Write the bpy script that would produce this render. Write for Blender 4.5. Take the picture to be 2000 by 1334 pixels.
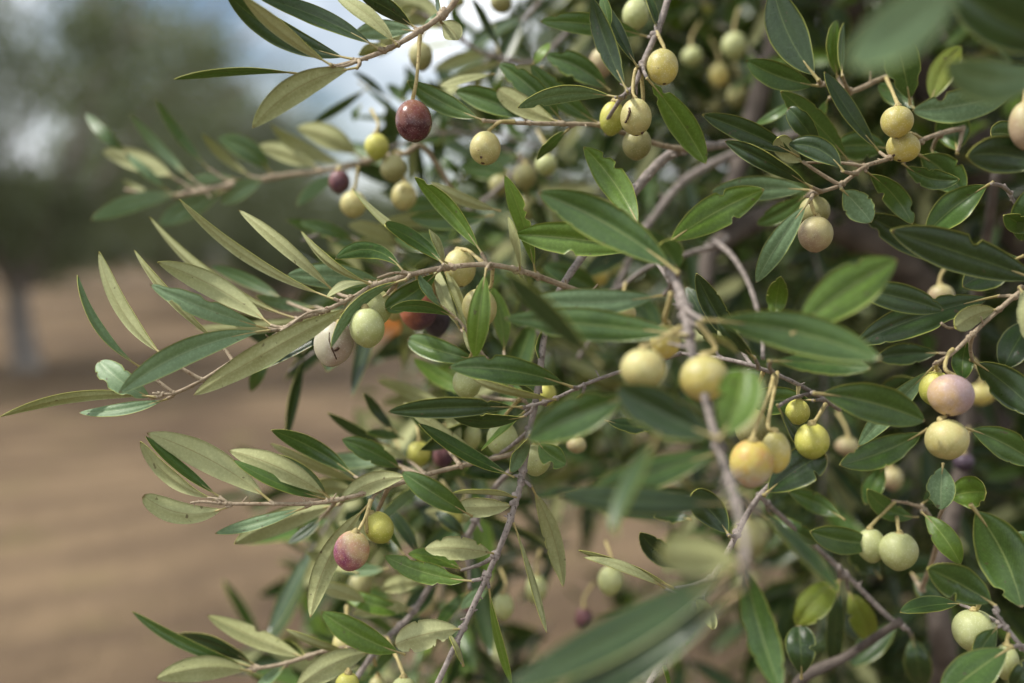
import bpy, math, random
from mathutils import Vector, Matrix, noise as mnoise

for o in list(bpy.data.objects):
    bpy.data.objects.remove(o)
S = bpy.context.scene
C = S.collection
R = math.radians

# ------------------------------------------------------------------ camera
CAM_H = 1.5
LENS = 35.0
FPX = 2000 * LENS / 36.0            # focal length in pixels of the 2000 px wide photo
CX, CY = 1000.0, 667.0
HORIZON = 505.0
PITCH = math.atan((CY - HORIZON) / FPX)
cam = bpy.data.objects.new('camera', bpy.data.cameras.new('camera'))
C.objects.link(cam)
cam.location = (0, 0, CAM_H)
cam.rotation_euler = (math.pi / 2 - PITCH, 0, 0)
cam.data.lens = LENS
cam.data.sensor_width = 36
cam.data.clip_start = 0.01
cam.data.clip_end = 2000
cam.data.dof.use_dof = True
cam.data.dof.focus_distance = 0.50
cam.data.dof.aperture_fstop = 2.7
S.camera = cam
S.render.resolution_x, S.render.resolution_y = 1024, 683

# ------------------------------------------------------------------ world + sun
SUN_EL, SUN_AZ = R(55), R(-92)       # azimuth measured from +Y (view direction) towards +X
w = bpy.data.worlds.new('World'); S.world = w; w.use_nodes = True
nt = w.node_tree; nt.nodes.clear()
def nn(tree, typ, **kw):
    n = tree.nodes.new(typ)
    for k, v in kw.items():
        setattr(n, k, v)
    return n
sky = nn(nt, 'ShaderNodeTexSky', sky_type='NISHITA', sun_disc=False)
sky.sun_elevation = SUN_EL
sky.sun_rotation = SUN_AZ
sky.air_density = 1.2; sky.dust_density = 1.0
tc = nn(nt, 'ShaderNodeTexCoord')
mp = nn(nt, 'ShaderNodeMapping'); mp.inputs['Scale'].default_value = (1, 1, 2.2)
mp.inputs['Location'].default_value = (0.35, 0.1, 0.62)
nz = nn(nt, 'ShaderNodeTexNoise'); nz.inputs['Scale'].default_value = 2.6; nz.inputs['Detail'].default_value = 7; nz.inputs['Roughness'].default_value = .55
rp = nn(nt, 'ShaderNodeValToRGB'); rp.color_ramp.elements[0].position = .33; rp.color_ramp.elements[1].position = .53
mx = nn(nt, 'ShaderNodeMix', data_type='RGBA')
mx.inputs['B'].default_value = (19, 19.6, 20.4, 1)
bg = nn(nt, 'ShaderNodeBackground'); bg.inputs['Strength'].default_value = 0.055
ow = nn(nt, 'ShaderNodeOutputWorld')
L = nt.links.new
L(tc.outputs['Generated'], mp.inputs['Vector']); L(mp.outputs[0], nz.inputs['Vector']); L(nz.outputs['Fac'], rp.inputs[0])
L(rp.outputs[0], mx.inputs['Factor']); L(sky.outputs[0], mx.inputs['A']); L(mx.outputs['Result'], bg.inputs['Color']); L(bg.outputs[0], ow.inputs[0])

sl = bpy.data.lights.new('sun', 'SUN'); sl.energy = 2.7; sl.angle = R(4); sl.color = (1.0, .95, .88)
sun = bpy.data.objects.new('sun', sl); C.objects.link(sun)
sd = Vector((math.sin(SUN_AZ) * math.cos(SUN_EL), math.cos(SUN_AZ) * math.cos(SUN_EL), math.sin(SUN_EL)))
sun.rotation_euler = sd.to_track_quat('Z', 'Y').to_euler()

S.view_settings.view_transform = 'Standard'
S.view_settings.look = 'None'
S.view_settings.gamma = 1
S.view_settings.exposure = 0.76
S.render.engine = 'CYCLES'
S.cycles.max_bounces = 8
S.cycles.transmission_bounces = 4

# ------------------------------------------------------------------ helpers
bpy.context.view_layer.update()
CM = Matrix.Translation((0, 0, CAM_H)) @ Matrix.Rotation(math.pi / 2 - PITCH, 4, 'X')
CAMPOS = Vector((0, 0, CAM_H))
def P(x, y, d):
    if d < .47: d = .47 - (.47 - d) * .72 if d > .3 else .3476 - (.3 - d) * .9
    """world point seen at photo pixel (x, y) at depth d metres along the optical axis"""
    return CM @ Vector(((x - CX) / FPX * d, -(y - CY) / FPX * d, -d))
def ground_at(x, y):
    v = P(x, y, 1) - CAMPOS
    return CAMPOS + v * (-CAM_H / v.z)

def tag(o, label=None, cat=None, group=None, kind=None):
    if label: o['label'] = label
    if cat: o['category'] = cat
    if group: o['group'] = group
    if kind: o['kind'] = kind
    return o
def empty(name, loc):
    o = bpy.data.objects.new(name, None); C.objects.link(o); o.location = loc
    o.empty_display_size = .01
    return o

class MB:
    """collects geometry for ONE mesh object"""
    def __init__(s): s.v = []; s.f = []; s.m = []; s.uv = []; s.rnd = []
    def add(s, verts, faces, mats, uvs, rnd=0.5):
        o = len(s.v)
        s.v += [tuple(p) for p in verts]
        s.uv += uvs
        s.rnd += [rnd] * len(verts)
        for f in faces: s.f.append(tuple(i + o for i in f))
        s.m += mats if isinstance(mats, list) else [mats] * len(faces)
    def build(s, name, mats, parent=None, origin=None):
        me = bpy.data.meshes.new(name)
        og = Vector(origin) if origin is not None else Vector((0, 0, 0))
        me.from_pydata([(p[0] - og.x, p[1] - og.y, p[2] - og.z) for p in s.v], [], s.f)
        for m in mats: me.materials.append(m)
        me.polygons.foreach_set('material_index', s.m)
        me.polygons.foreach_set('use_smooth', [True] * len(s.f))
        ul = me.uv_layers.new(name='UVMap')
        li = [0] * len(me.loops); me.loops.foreach_get('vertex_index', li)
        flat = []
        for i in li: flat += s.uv[i]
        ul.data.foreach_set('uv', flat)
        at = me.attributes.new('rnd', 'FLOAT', 'POINT'); at.data.foreach_set('value', s.rnd)
        me.update()
        o = bpy.data.objects.new(name, me); C.objects.link(o)
        if parent is not None:
            o.parent = parent
            pw = parent.get('_org', None)
            base = Vector(pw) if pw else Vector(parent.location)
            o.location = og - base
        else:
            o.location = og
        o['_org'] = tuple(og)
        return o

def catmull(pts, n):
    """pts: list of (Vector, radius); returns resampled list"""
    out = []
    k = len(pts)
    for i in range(k - 1):
        p0 = pts[max(i - 1, 0)]; p1 = pts[i]; p2 = pts[i + 1]; p3 = pts[min(i + 2, k - 1)]
        for j in range(n):
            t = j / n
            t2, t3 = t * t, t * t * t
            v = 0.5 * ((2 * p1[0]) + (p2[0] - p0[0]) * t + (2 * p0[0] - 5 * p1[0] + 4 * p2[0] - p3[0]) * t2 + (3 * p1[0] - p0[0] - 3 * p2[0] + p3[0]) * t3)
            out.append((v, p1[1] + (p2[1] - p1[1]) * t))
    out.append(pts[-1])
    return out

def tube(mb, pts, sides=10, n=6, rough=0.06, mat=0, rnd=.5, seed=0):
    """smooth round twig through pts [(Vector, radius)]"""
    q = catmull(pts, n)
    rg = random.Random(seed)
    vs = []; uv = []; fs = []
    up = Vector((0.13, .2, 1)).normalized()
    prev = None
    acc = 0
    for i, (p, r) in enumerate(q):
        t = (q[min(i + 1, len(q) - 1)][0] - q[max(i - 1, 0)][0])
        if t.length < 1e-9: t = Vector((0, 0, 1))
        t.normalize()
        if prev is None:
            a = t.cross(up)
            if a.length < .05: a = t.cross(Vector((1, 0, 0)))
            a.normalize()
        else:
            a = (prev - t * prev.dot(t)).normalized()
        b = t.cross(a); prev = a
        if i: acc += (p - q[i - 1][0]).length
        kk = 1 + rough * rg.uniform(-1, 1)
        for s_ in range(sides):
            an = 2 * math.pi * s_ / sides
            rr = r * kk * (1 + rough * .7 * rg.uniform(-1, 1))
            vs.append(p + (a * math.cos(an) + b * math.sin(an)) * rr)
            uv.append((s_ / sides, acc))
    m = len(q)
    for i in range(m - 1):
        for s_ in range(sides):
            s2 = (s_ + 1) % sides
            fs.append((i * sides + s_, i * sides + s2, (i + 1) * sides + s2, (i + 1) * sides + s_))
    e = len(vs); vs.append(q[-1][0]); uv.append((0, acc)); vs.append(q[0][0]); uv.append((0, 0))
    for s_ in range(sides):
        s2 = (s_ + 1) % sides
        fs.append(((m - 1) * sides + s_, (m - 1) * sides + s2, e))
        fs.append((s2, s_, e + 1))
    mb.add(vs, fs, mat, uv, rnd)

# ------------------------------------------------------------------ materials
def newmat(name):
    m = bpy.data.materials.new(name); m.use_nodes = True
    t = m.node_tree; t.nodes.clear()
    o = nn(t, 'ShaderNodeOutputMaterial')
    return m, t, o
def ramp(t, src, stops):
    r = nn(t, 'ShaderNodeValToRGB')
    cr = r.color_ramp
    while len(cr.elements) < len(stops): cr.elements.new(.5)
    for e, (p, c) in zip(cr.elements, stops):
        e.position = p; e.color = (*c, 1) if len(c) == 3 else c
    t.links.new(src, r.inputs[0])
    return r.outputs[0]
def mixc(t, fac, a, b, mode='MIX'):
    m = nn(t, 'ShaderNodeMix', data_type='RGBA', blend_type=mode)
    for nm, v in (('Factor', fac), ('A', a), ('B', b)):
        if isinstance(v, (int, float)): m.inputs[nm].default_value = v
        elif isinstance(v, tuple): m.inputs[nm].default_value = (*v, 1)
        else: t.links.new(v, m.inputs[nm])
    return m.outputs['Result']
def mth(t, op, a, b=None, c=None, clamp=False):
    m = nn(t, 'ShaderNodeMath', operation=op, use_clamp=clamp)
    for i, v in enumerate((a, b, c)):
        if v is None: continue
        if isinstance(v, (int, float)): m.inputs[i].default_value = v
        else: t.links.new(v, m.inputs[i])
    return m.outputs[0]
def noise(t, vec, scale, detail=3, rough=.5, out='Fac'):
    n = nn(t, 'ShaderNodeTexNoise'); n.inputs['Scale'].default_value = scale
    n.inputs['Detail'].default_value = detail; n.inputs['Roughness'].default_value = rough
    if vec is not None: t.links.new(vec, n.inputs['Vector'])
    return n.outputs[out]

def leaf_mat(name, dark, light, rib, rough, spec, trans, tfac, under=False):
    m, t, o = newmat(name)
    tcn = nn(t, 'ShaderNodeTexCoord'); obj = tcn.outputs['Object']
    at = nn(t, 'ShaderNodeAttribute', attribute_name='rnd').outputs['Fac']
    uvs = nn(t, 'ShaderNodeSeparateXYZ'); t.links.new(tcn.outputs['UV'], uvs.inputs[0])
    u, v = uvs.outputs[0], uvs.outputs[1]
    du = mth(t, 'ABSOLUTE', mth(t, 'SUBTRACT', u, .5))
    # leaf to leaf and cloudy variation
    n1 = noise(t, obj, 70, 3)
    f1 = mth(t, 'ADD', mth(t, 'MULTIPLY', at, .7), mth(t, 'MULTIPLY', mth(t, 'SUBTRACT', n1, .35), 1.1), clamp=True)
    col = mixc(t, f1, dark, light)
    # a few leaves go yellowish / brown
    yel = mth(t, 'MULTIPLY', mth(t, 'GREATER_THAN', at, .93), mth(t, 'MULTIPLY', noise(t, obj, 45, 2), .9), clamp=True)
    col = mixc(t, yel, col, (.30, .27, .035))
    # minute scales
    n2 = noise(t, obj, 750, 3, .7)
    sp = ramp(t, n2, [(.45, (0, 0, 0)), (.75, (1, 1, 1))])
    col = mixc(t, mth(t, 'MULTIPLY', sp, .42 if not under else .3), col, tuple(min(1, c * 1.7 + .02) for c in light))
    # herringbone side veins
    ph = mth(t, 'ADD', mth(t, 'MULTIPLY', v, 75), mth(t, 'MULTIPLY', du, 60))
    vein = mth(t, 'POWER', mth(t, 'ABSOLUTE', mth(t, 'SINE', mth(t, 'ADD', ph, mth(t, 'MULTIPLY', noise(t, obj, 160, 2), 6)))), 10)
    col = mixc(t, mth(t, 'MULTIPLY', vein, .10 if not under else .06), col, rib)
    # spots and blemishes
    n3 = noise(t, obj, 330, 1)
    bl = ramp(t, n3, [(.735, (0, 0, 0)), (.76, (1, 1, 1))])
    col = mixc(t, mth(t, 'MULTIPLY', bl, .75), col, (.10, .065, .04))
    # midrib, a narrow pale line
    mid = mth(t, 'SUBTRACT', 1.0, mth(t, 'MULTIPLY', du, 34), clamp=True)
    col = mixc(t, mth(t, 'MULTIPLY', mid, .62), col, rib)
    # yellow margin
    if not under:
        eg = mth(t, 'MULTIPLY', mth(t, 'SUBTRACT', du, .455), 40, clamp=True)
        col = mixc(t, mth(t, 'MULTIPLY', eg, .6), col, (.42, .45, .10))
    tip = mth(t, 'MULTIPLY', mth(t, 'SUBTRACT', v, .975), 40, clamp=True)
    col = mixc(t, tip, col, (.30, .20, .09))
    b = nn(t, 'ShaderNodeBsdfPrincipled')
    t.links.new(col, b.inputs['Base Color'])
    b.inputs['Specular IOR Level'].default_value = spec
    rr = mth(t, 'ADD', rough, mth(t, 'MULTIPLY', mth(t, 'SUBTRACT', n1, .5), .25))
    t.links.new(rr, b.inputs['Roughness'])
    bu = nn(t, 'ShaderNodeBump'); bu.inputs['Strength'].default_value = .25; bu.inputs['Distance'].default_value = .0003
    h = mth(t, 'ADD', mth(t, 'MULTIPLY', noise(t, obj, 600, 3), 1), mth(t, 'MULTIPLY', vein, -.5))
    t.links.new(h, bu.inputs['Height']); t.links.new(bu.outputs[0], b.inputs['Normal'])
    tr = nn(t, 'ShaderNodeBsdfTranslucent'); tr.inputs['Color'].default_value = (*trans, 1)
    ms = nn(t, 'ShaderNodeMixShader'); ms.inputs[0].default_value = tfac
    t.links.new(b.outputs[0], ms.inputs[1]); t.links.new(tr.outputs[0], ms.inputs[2]); t.links.new(ms.outputs[0], o.inputs[0])
    return m

TOP = {
 'G': leaf_mat('leaf_green', (.028, .070, .012), (.085, .16, .028), (.33, .40, .12), .33, .55, (.22, .38, .05), .22),
 'S': leaf_mat('leaf_sage', (.11, .185, .078), (.19, .285, .14), (.36, .44, .22), .48, .45, (.22, .36, .09), .20),
 'B': leaf_mat('leaf_bright', (.075, .145, .014), (.15, .25, .03), (.40, .46, .12), .36, .5, (.32, .5, .05), .26),
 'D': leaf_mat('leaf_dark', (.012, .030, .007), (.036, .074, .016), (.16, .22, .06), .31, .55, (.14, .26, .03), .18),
}
UNDER = leaf_mat('leaf_underside', (.32, .325, .13), (.47, .49, .25), (.24, .16, .06), .62, .25, (.30, .36, .08), .26, under=True)
def flat_mat(name, c1, c2, scale, rough=.6, bump=.3, bscale=None, spots=None, dist=.0005):
    m, t, o = newmat(name)
    obj = nn(t, 'ShaderNodeTexCoord').outputs['Object']
    n1 = noise(t, obj, scale, 5, .6)
    col = ramp(t, n1, [(.3, c1), (.7, c2)])
    if spots:
        n2 = noise(t, obj, scale * 3.1, 2)
        f = ramp(t, n2, [(.62, (0, 0, 0)), (.68, (1, 1, 1))])
        col = mixc(t, f, col, spots)
    b = nn(t, 'ShaderNodeBsdfPrincipled'); t.links.new(col, b.inputs['Base Color'])
    b.inputs['Roughness'].default_value = rough; b.inputs['Specular IOR Level'].default_value = .3
    bu = nn(t, 'ShaderNodeBump'); bu.inputs['Strength'].default_value = bump; bu.inputs['Distance'].default_value = dist
    t.links.new(noise(t, obj, bscale or scale * 2, 4), bu.inputs['Height']); t.links.new(bu.outputs[0], b.inputs['Normal'])
    t.links.new(b.outputs[0], o.inputs[0])
    return m
MARGIN = flat_mat('leaf_margin', (.45, .48, .08), (.58, .58, .16), 300, .5)
PETIOLE = flat_mat('leaf_petiole', (.30, .26, .10), (.42, .34, .15), 200, .5)
BARK_GREY = flat_mat('bark_grey_twig', (.16, .135, .12), (.36, .31, .275), 260, .8, .9, 500, (.09, .07, .06))
BARK_TAN = flat_mat('bark_tan_twig', (.22, .165, .105), (.42, .345, .24), 260, .7, .8, 600, (.17, .10, .06))
BARK_LIMB = flat_mat('bark_limb', (.06, .048, .04), (.17, .14, .118), 40, .9, 1, 90, (.08, .065, .055), .002)
BARK_FAR = flat_mat('bark_far_trunk', (.13, .115, .10), (.26, .235, .21), 6, .9, 1, 14, None, .02)
STALK = flat_mat('olive_stalk', (.36, .29, .11), (.5, .42, .2), 300, .6, .5, 700, (.2, .12, .05))
SCAR = flat_mat('scar_brown', (.05, .03, .022), (.14, .085, .05), 900, .8, .8)

def olive_mat(name, c1, c2, c3=None, d=(0, 0, 1), lo=-.4, hi=.5, bloom=.25, rough=.34, speck=.5, bloomc=(.62, .6, .5)):
    m, t, o = newmat(name)
    obj = nn(t, 'ShaderNodeTexCoord').outputs['Object']
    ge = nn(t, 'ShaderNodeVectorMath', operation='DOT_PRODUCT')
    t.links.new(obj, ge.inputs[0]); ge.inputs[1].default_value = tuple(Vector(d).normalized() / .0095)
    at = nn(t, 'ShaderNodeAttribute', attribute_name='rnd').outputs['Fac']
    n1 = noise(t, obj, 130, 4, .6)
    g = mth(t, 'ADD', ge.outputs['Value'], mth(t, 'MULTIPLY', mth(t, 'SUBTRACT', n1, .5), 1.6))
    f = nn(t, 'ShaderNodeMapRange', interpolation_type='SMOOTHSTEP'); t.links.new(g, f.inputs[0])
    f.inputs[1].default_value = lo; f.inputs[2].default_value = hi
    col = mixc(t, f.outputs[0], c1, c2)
    if c3 is not None:
        n5 = noise(t, obj, 170, 2)
        col = mixc(t, ramp(t, n5, [(.42, (0, 0, 0)), (.85, (1, 1, 1))]), col, c3)
    n2 = noise(t, obj, 210, 5, .65)
    col = mixc(t, mth(t, 'MULTIPLY', ramp(t, n2, [(.35, (0, 0, 0)), (.75, (1, 1, 1))]), bloom), col, bloomc)
    vo = nn(t, 'ShaderNodeTexVoronoi'); vo.inputs['Scale'].default_value = 1150; t.links.new(obj, vo.inputs['Vector'])
    dots = ramp(t, vo.outputs['Distance'], [(.12, (1, 1, 1)), (.3, (0, 0, 0))])
    col = mixc(t, mth(t, 'MULTIPLY', dots, speck), col, tuple(min(1, c * 1.35 + .05) for c in bloomc))
    # small dry flecks
    n4 = noise(t, obj, 420, 2)
    col = mixc(t, mth(t, 'MULTIPLY', ramp(t, n4, [(.72, (0, 0, 0)), (.77, (1, 1, 1))]), .7), col, (.16, .085, .04))
    b = nn(t, 'ShaderNodeBsdfPrincipled'); t.links.new(col, b.inputs['Base Color'])
    t.links.new(mth(t, 'ADD', rough, mth(t, 'MULTIPLY', n2, .25)), b.inputs['Roughness'])
    b.inputs['Specular IOR Level'].default_value = .4
    b.inputs['Subsurface Weight'].default_value = .12
    b.inputs['Subsurface Radius'].default_value = (.004, .003, .001); b.inputs['Subsurface Scale'].default_value = 1
    bu = nn(t, 'ShaderNodeBump'); bu.inputs['Strength'].default_value = .2; bu.inputs['Distance'].default_value = .0006
    t.links.new(noise(t, obj, 260, 4), bu.inputs['Height']); t.links.new(bu.outputs[0], b.inputs['Normal'])
    t.links.new(b.outputs[0], o.inputs[0])
    return m
OM = {
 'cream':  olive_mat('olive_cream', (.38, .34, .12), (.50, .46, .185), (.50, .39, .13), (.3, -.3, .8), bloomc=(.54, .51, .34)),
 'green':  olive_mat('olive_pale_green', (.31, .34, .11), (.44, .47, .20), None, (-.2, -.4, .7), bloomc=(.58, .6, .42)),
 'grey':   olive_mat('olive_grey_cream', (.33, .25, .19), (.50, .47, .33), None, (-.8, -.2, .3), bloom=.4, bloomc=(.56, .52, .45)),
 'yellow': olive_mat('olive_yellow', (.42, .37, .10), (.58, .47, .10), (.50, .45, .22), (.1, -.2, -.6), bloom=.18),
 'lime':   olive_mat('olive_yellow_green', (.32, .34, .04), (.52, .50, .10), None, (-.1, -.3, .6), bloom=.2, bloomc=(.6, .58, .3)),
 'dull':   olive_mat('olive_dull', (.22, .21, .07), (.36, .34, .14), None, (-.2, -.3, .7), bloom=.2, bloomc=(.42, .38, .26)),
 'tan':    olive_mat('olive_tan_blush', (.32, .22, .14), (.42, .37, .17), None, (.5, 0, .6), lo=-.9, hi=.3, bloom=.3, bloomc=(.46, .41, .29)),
 'blush':  olive_mat('olive_purple_blush', (.22, .035, .09), (.56, .46, .20), (.42, .13, .07), (.75, .1, .55), lo=-.75, hi=.75, bloom=.22, bloomc=(.62, .5, .5)),
 'pink':   olive_mat('olive_dusty_pink', (.50, .34, .16), (.34, .235, .22), None, (.75, .1, .25), lo=-.8, hi=.1, bloom=.45, bloomc=(.52, .42, .44)),
 'red':    olive_mat('olive_wine_red', (.05, .009, .014), (.20, .075, .035), (.12, .012, .02), (-.1, -.2, .9), lo=-.5, hi=.9, bloom=.16, rough=.12, speck=.3, bloomc=(.42, .3, .3)),
 'brown':  olive_mat('olive_brown_violet', (.09, .03, .06), (.42, .14, .065), None, (-.7, 0, .5), lo=-.9, hi=.3, bloom=.2, rough=.3, bloomc=(.3, .2, .25)),
 'plum':   olive_mat('olive_plum', (.06, .02, .04), (.17, .065, .065), None, (-.7, 0, .5), bloom=.2, rough=.35, bloomc=(.25, .17, .19)),
 'violet': olive_mat('olive_dark_violet', (.03, .02, .03), (.075, .05, .065), None, (-.3, 0, .8), bloom=.25, rough=.35, bloomc=(.16, .13, .2)),
 'orange': olive_mat('olive_yellow_red_patch', (.46, .40, .32), (.52, .41, .08), (.50, .22, .07), (0, 0, 1), lo=-1.1, hi=.2, bloom=.12),
}

# ------------------------------------------------------------------ leaves
def leaf_geo(mb, P0, PM, P1, width, roll, under, rnd, jag=0, bites=(), N=22, M=6, camber=.18, twist=0., seed=0, petiole=True, blunt=False):
    rg = random.Random(seed)
    def bez(t): return P0 * (1 - t) ** 2 + PM * 2 * t * (1 - t) + P1 * t * t
    def dbe(t): return ((PM - P0) * 2 * (1 - t) + (P1 - PM) * 2 * t).normalized()
    notch = []
    for bt in bites: notch.append(bt)
    if jag:
        for k in range(rg.randint(4, 7)):
            notch.append((rg.uniform(.12, .92), rg.choice((-1, 1)), rg.uniform(.1, .6) * jag, rg.choice((.01, .016, .03, .065)) * rg.uniform(.7, 1.2)))
    def edge(t, s):
        f = 1.0
        for (tc_, sd_, dp, hw) in notch:
            if sd_ == s: f *= 1 - dp * math.exp(-((t - tc_) / hw) ** 4)
        if jag: f *= 1 - .10 * jag * max(0, mnoise.noise(Vector((t * 34, s * 7.3, seed * .37))))
        f *= 1 + .035 * mnoise.noise(Vector((t * 7, s * 3.1, seed * .53)))
        return f
    a_, b_ = (.88, .78) if not blunt else (.75, .45)
    tm = a_ / (a_ + b_); nm = (tm ** a_) * ((1 - tm) ** b_)
    base_t = .075 if petiole else 0.0
    top = []; bot = []; uvt = []
    th = min(.00028, width * .03)
    wob = rg.uniform(-1, 1) * .05
    fold = rg.uniform(.12, .42)
    for i in range(N + 1):
        s_ = i / N
        t = base_t + (1 - base_t) * s_
        p = bez(t); T = dbe(t)
        V = (CAMPOS - p).normalized()
        B0 = T.cross(V)
        if B0.length < .08: B0 = T.cross(Vector((.3, .1, 1)))
        B0.normalize(); N0 = B0.cross(T).normalized()
        if N0.dot(V) < 0: N0 = -N0
        ph = roll + twist * (s_ - .5)
        Bv = B0 * math.cos(ph) + N0 * math.sin(ph)
        Nv = N0 * math.cos(ph) - B0 * math.sin(ph)
        if under: Nv = -Nv
        ss = min(max(s_, .004), .997)
        prof = (ss ** a_) * ((1 - ss) ** b_) / nm
        hw = width * .5 * prof
        ruffle = wob * math.sin(s_ * 9 + seed) * width
        for j in range(M + 1):
            u = j / M * 2 - 1
            e = edge(s_, 1 if u > 0 else -1) if abs(u) > .01 else 1
            uu = u * e
            z = -camber * hw * uu * uu * .9 + fold * hw * abs(uu) - (.05 * width * prof) * math.exp(-(u / .22) ** 2) + ruffle * abs(uu) ** 2 * (1 if u > 0 else -.6) * prof
            q = p + Bv * hw * uu + Nv * z
            tk = th * (1 - .55 * u * u)
            top.append(q + Nv * tk); bot.append(q - Nv * tk)
            uvt.append((.5 + .5 * u, t))
    W = M + 1; n = (N + 1) * W
    fs = []; ms = []
    # orient faces so that the top sheet's normals look along +Nv
    flip = under
    def quad(a, b, c, d_, m, fl):
        fs.append((a, b, c, d_) if not fl else (d_, c, b, a)); ms.append(m)
    for i in range(N):
        for j in range(M):
            a = i * W + j
            quad(a, a + 1, a + W + 1, a + W, 0, not flip)
            quad(n + a, n + a + 1, n + a + W + 1, n + a + W, 1, flip)
        a = i * W
        quad(a, a + W, n + a + W, n + a, 2, flip)
        a = i * W + M
        quad(a, a + W, n + a + W, n + a, 2, not flip)
    a = N * W
    for j in range(M): quad(a + j, a + j + 1, n + a + j + 1, n + a + j, 2, flip)
    for j in range(M): quad(j, j + 1, n + j + 1, n + j, 2, not flip)
    mb.add(top + bot, fs, ms, uvt + uvt, rnd)
    if petiole:
        r = min(.0009, max(.00055, width * .045))
        pts = [(bez(0), r * 1.5), (bez(.03), r * 1.05), (bez(.075), r), (bez(.15), r * .75), (bez(.24), r * .3)]
        # keep the stalk on the under side of the blade
        tube(mb, pts, 6, 2, .04, 3, rnd, seed)

def rollfor(wpx, d, real):
    c = min(1, max(.12, (wpx * d / FPX) / real))
    return math.acos(c)

LEAFCOUNT = [0]
def add_leaf(parent, spec, dbase, seed):
    """spec: x0,y0,x1,y1,w,code,bend, opts"""
    x0, y0, x1, y1, wpx, code, bend = spec[:7]
    o = spec[7] if len(spec) > 7 else {}
    rg = random.Random(seed * 7 + 1)
    d0 = o.get('d', dbase)
    nd = (lambda q: q if q >= .47 else (.47 - (.47 - q) * .72 if q > .3 else .3476 - (.3 - q) * .9))
    d1 = d0 + o.get('dz', rg.uniform(-.018, .018) * d0 / .5)
    dm = (d0 + d1) / 2 + o.get('cz', rg.uniform(-.022, .026) * d0 / .5)
    dx, dy = x1 - x0, y1 - y0
    ln = math.hypot(dx, dy)
    px, py = dy / ln, -dx / ln
    if py > 0: px, py = -px, -py
    mxp = (x0 + x1) / 2 + px * bend * 2
    myp = (y0 + y1) / 2 + py * bend * 2
    P0, PM, P1 = P(x0, y0, d0), P(mxp, myp, dm), P(x1, y1, d1)
    wr = wpx * nd((d0 + d1) / 2) / FPX
    real = max(wr * 1.0, o.get('real', .0105 if wpx > 26 else .0072))
    rl = rollfor(wpx, nd((d0 + d1) / 2), real) * o.get('sg', rg.choice((-1, 1)))
    under = code.islower()
    mb = MB()
    jag = o.get('jag', 0)
    bites = o.get('bites', ())
    rq = random.Random(seed * 31 + 5)
    if not jag and not bites and x0 > 950 and wpx > 24:
        if rq.random() < .30: jag = rq.uniform(.15, .5)
        elif rq.random() < .4: bites = ((rq.uniform(.3, .9), rq.choice((-1, 1)), rq.uniform(.2, .5), rq.uniform(.02, .05)),)
    leaf_geo(mb, P0, PM, P1, real, rl, under, o.get('rnd', rg.random() * .9), jag, bites, N=44 if (jag or bites) else 24, M=8,
             camber=o.get('camber', rg.uniform(.12, .34)), twist=rg.uniform(-.35, .35), seed=seed, blunt=o.get('blunt', False))
    lf = mb.build('leaf', [TOP[code.upper()], UNDER, MARGIN, PETIOLE], parent, origin=P0)
    if o.get('label'): lf['label'] = o['label']
    LEAFCOUNT[0] += 1
    return lf

def seg_depth(pts, x, y):
    best = None
    for (a, b) in zip(pts[:-1], pts[1:]):
        ax, ay, ad = a[:3]; bx, by, bd = b[:3]
        l2 = (bx - ax) ** 2 + (by - ay) ** 2 or 1
        t = max(0, min(1, ((x - ax) * (bx - ax) + (y - ay) * (by - ay)) / l2))
        q = (ax + (bx - ax) * t - x) ** 2 + (ay + (by - ay) * t - y) ** 2
        if best is None or q < best[0]: best = (q, ad + (bd - ad) * t)
    return best[1]

# ------------------------------------------------------------------ ground
GROUND, t, o_ = newmat('orchard_soil')
obj = nn(t, 'ShaderNodeTexCoord').outputs['Object']
n1 = noise(t, obj, .55, 6, .6); n2 = noise(t, obj, 6, 6, .65); n3 = noise(t, obj, 60, 3, .6)
col = ramp(t, n1, [(.38, (.070, .047, .029)), (.60, (.22, .155, .090))])
col = mixc(t, mth(t, 'MULTIPLY', n2, .5), col, (.11, .075, .05))
col = mixc(t, mth(t, 'MULTIPLY', ramp(t, n3, [(.55, (0, 0, 0)), (.7, (1, 1, 1))]), .4), col, (.24, .18, .12))
# dry grass patches
n4 = noise(t, obj, 1.6, 6, .7)
col = mixc(t, mth(t, 'MULTIPLY', ramp(t, n4, [(.56, (0, 0, 0)), (.68, (1, 1, 1))]), .75), col, (.19, .15, .07))
# tyre tracks running away from the camera
mpn = nn(t, 'ShaderNodeMapping'); mpn.inputs['Rotation'].default_value = (0, 0, R(58)); t.links.new(obj, mpn.inputs['Vector'])
wv = nn(t, 'ShaderNodeTexWave', wave_type='BANDS', bands_direction='X'); wv.inputs['Scale'].default_value = .5; wv.inputs['Distortion'].default_value = 2.2
wv.inputs['Detail'].default_value = 3; wv.inputs['Detail Scale'].default_value = 1.2
t.links.new(mpn.outputs[0], wv.inputs['Vector'])
col = mixc(t, mth(t, 'MULTIPLY', ramp(t, wv.outputs['Fac'], [(.55, (0, 0, 0)), (.9, (1, 1, 1))]), .38), col, (.065, .045, .032))
b = nn(t, 'ShaderNodeBsdfPrincipled'); b.inputs['Roughness'].default_value = .95; b.inputs['Specular IOR Level'].default_value = .1
t.links.new(col, b.inputs['Base Color'])
bu = nn(t, 'ShaderNodeBump'); bu.inputs['Strength'].default_value = .8; bu.inputs['Distance'].default_value = .14
t.links.new(n2, bu.inputs['Height']); t.links.new(bu.outputs[0], b.inputs['Normal']); t.links.new(b.outputs[0], o_.inputs[0])
mb = MB()
vs = []; uv = []; fs = []
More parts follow.
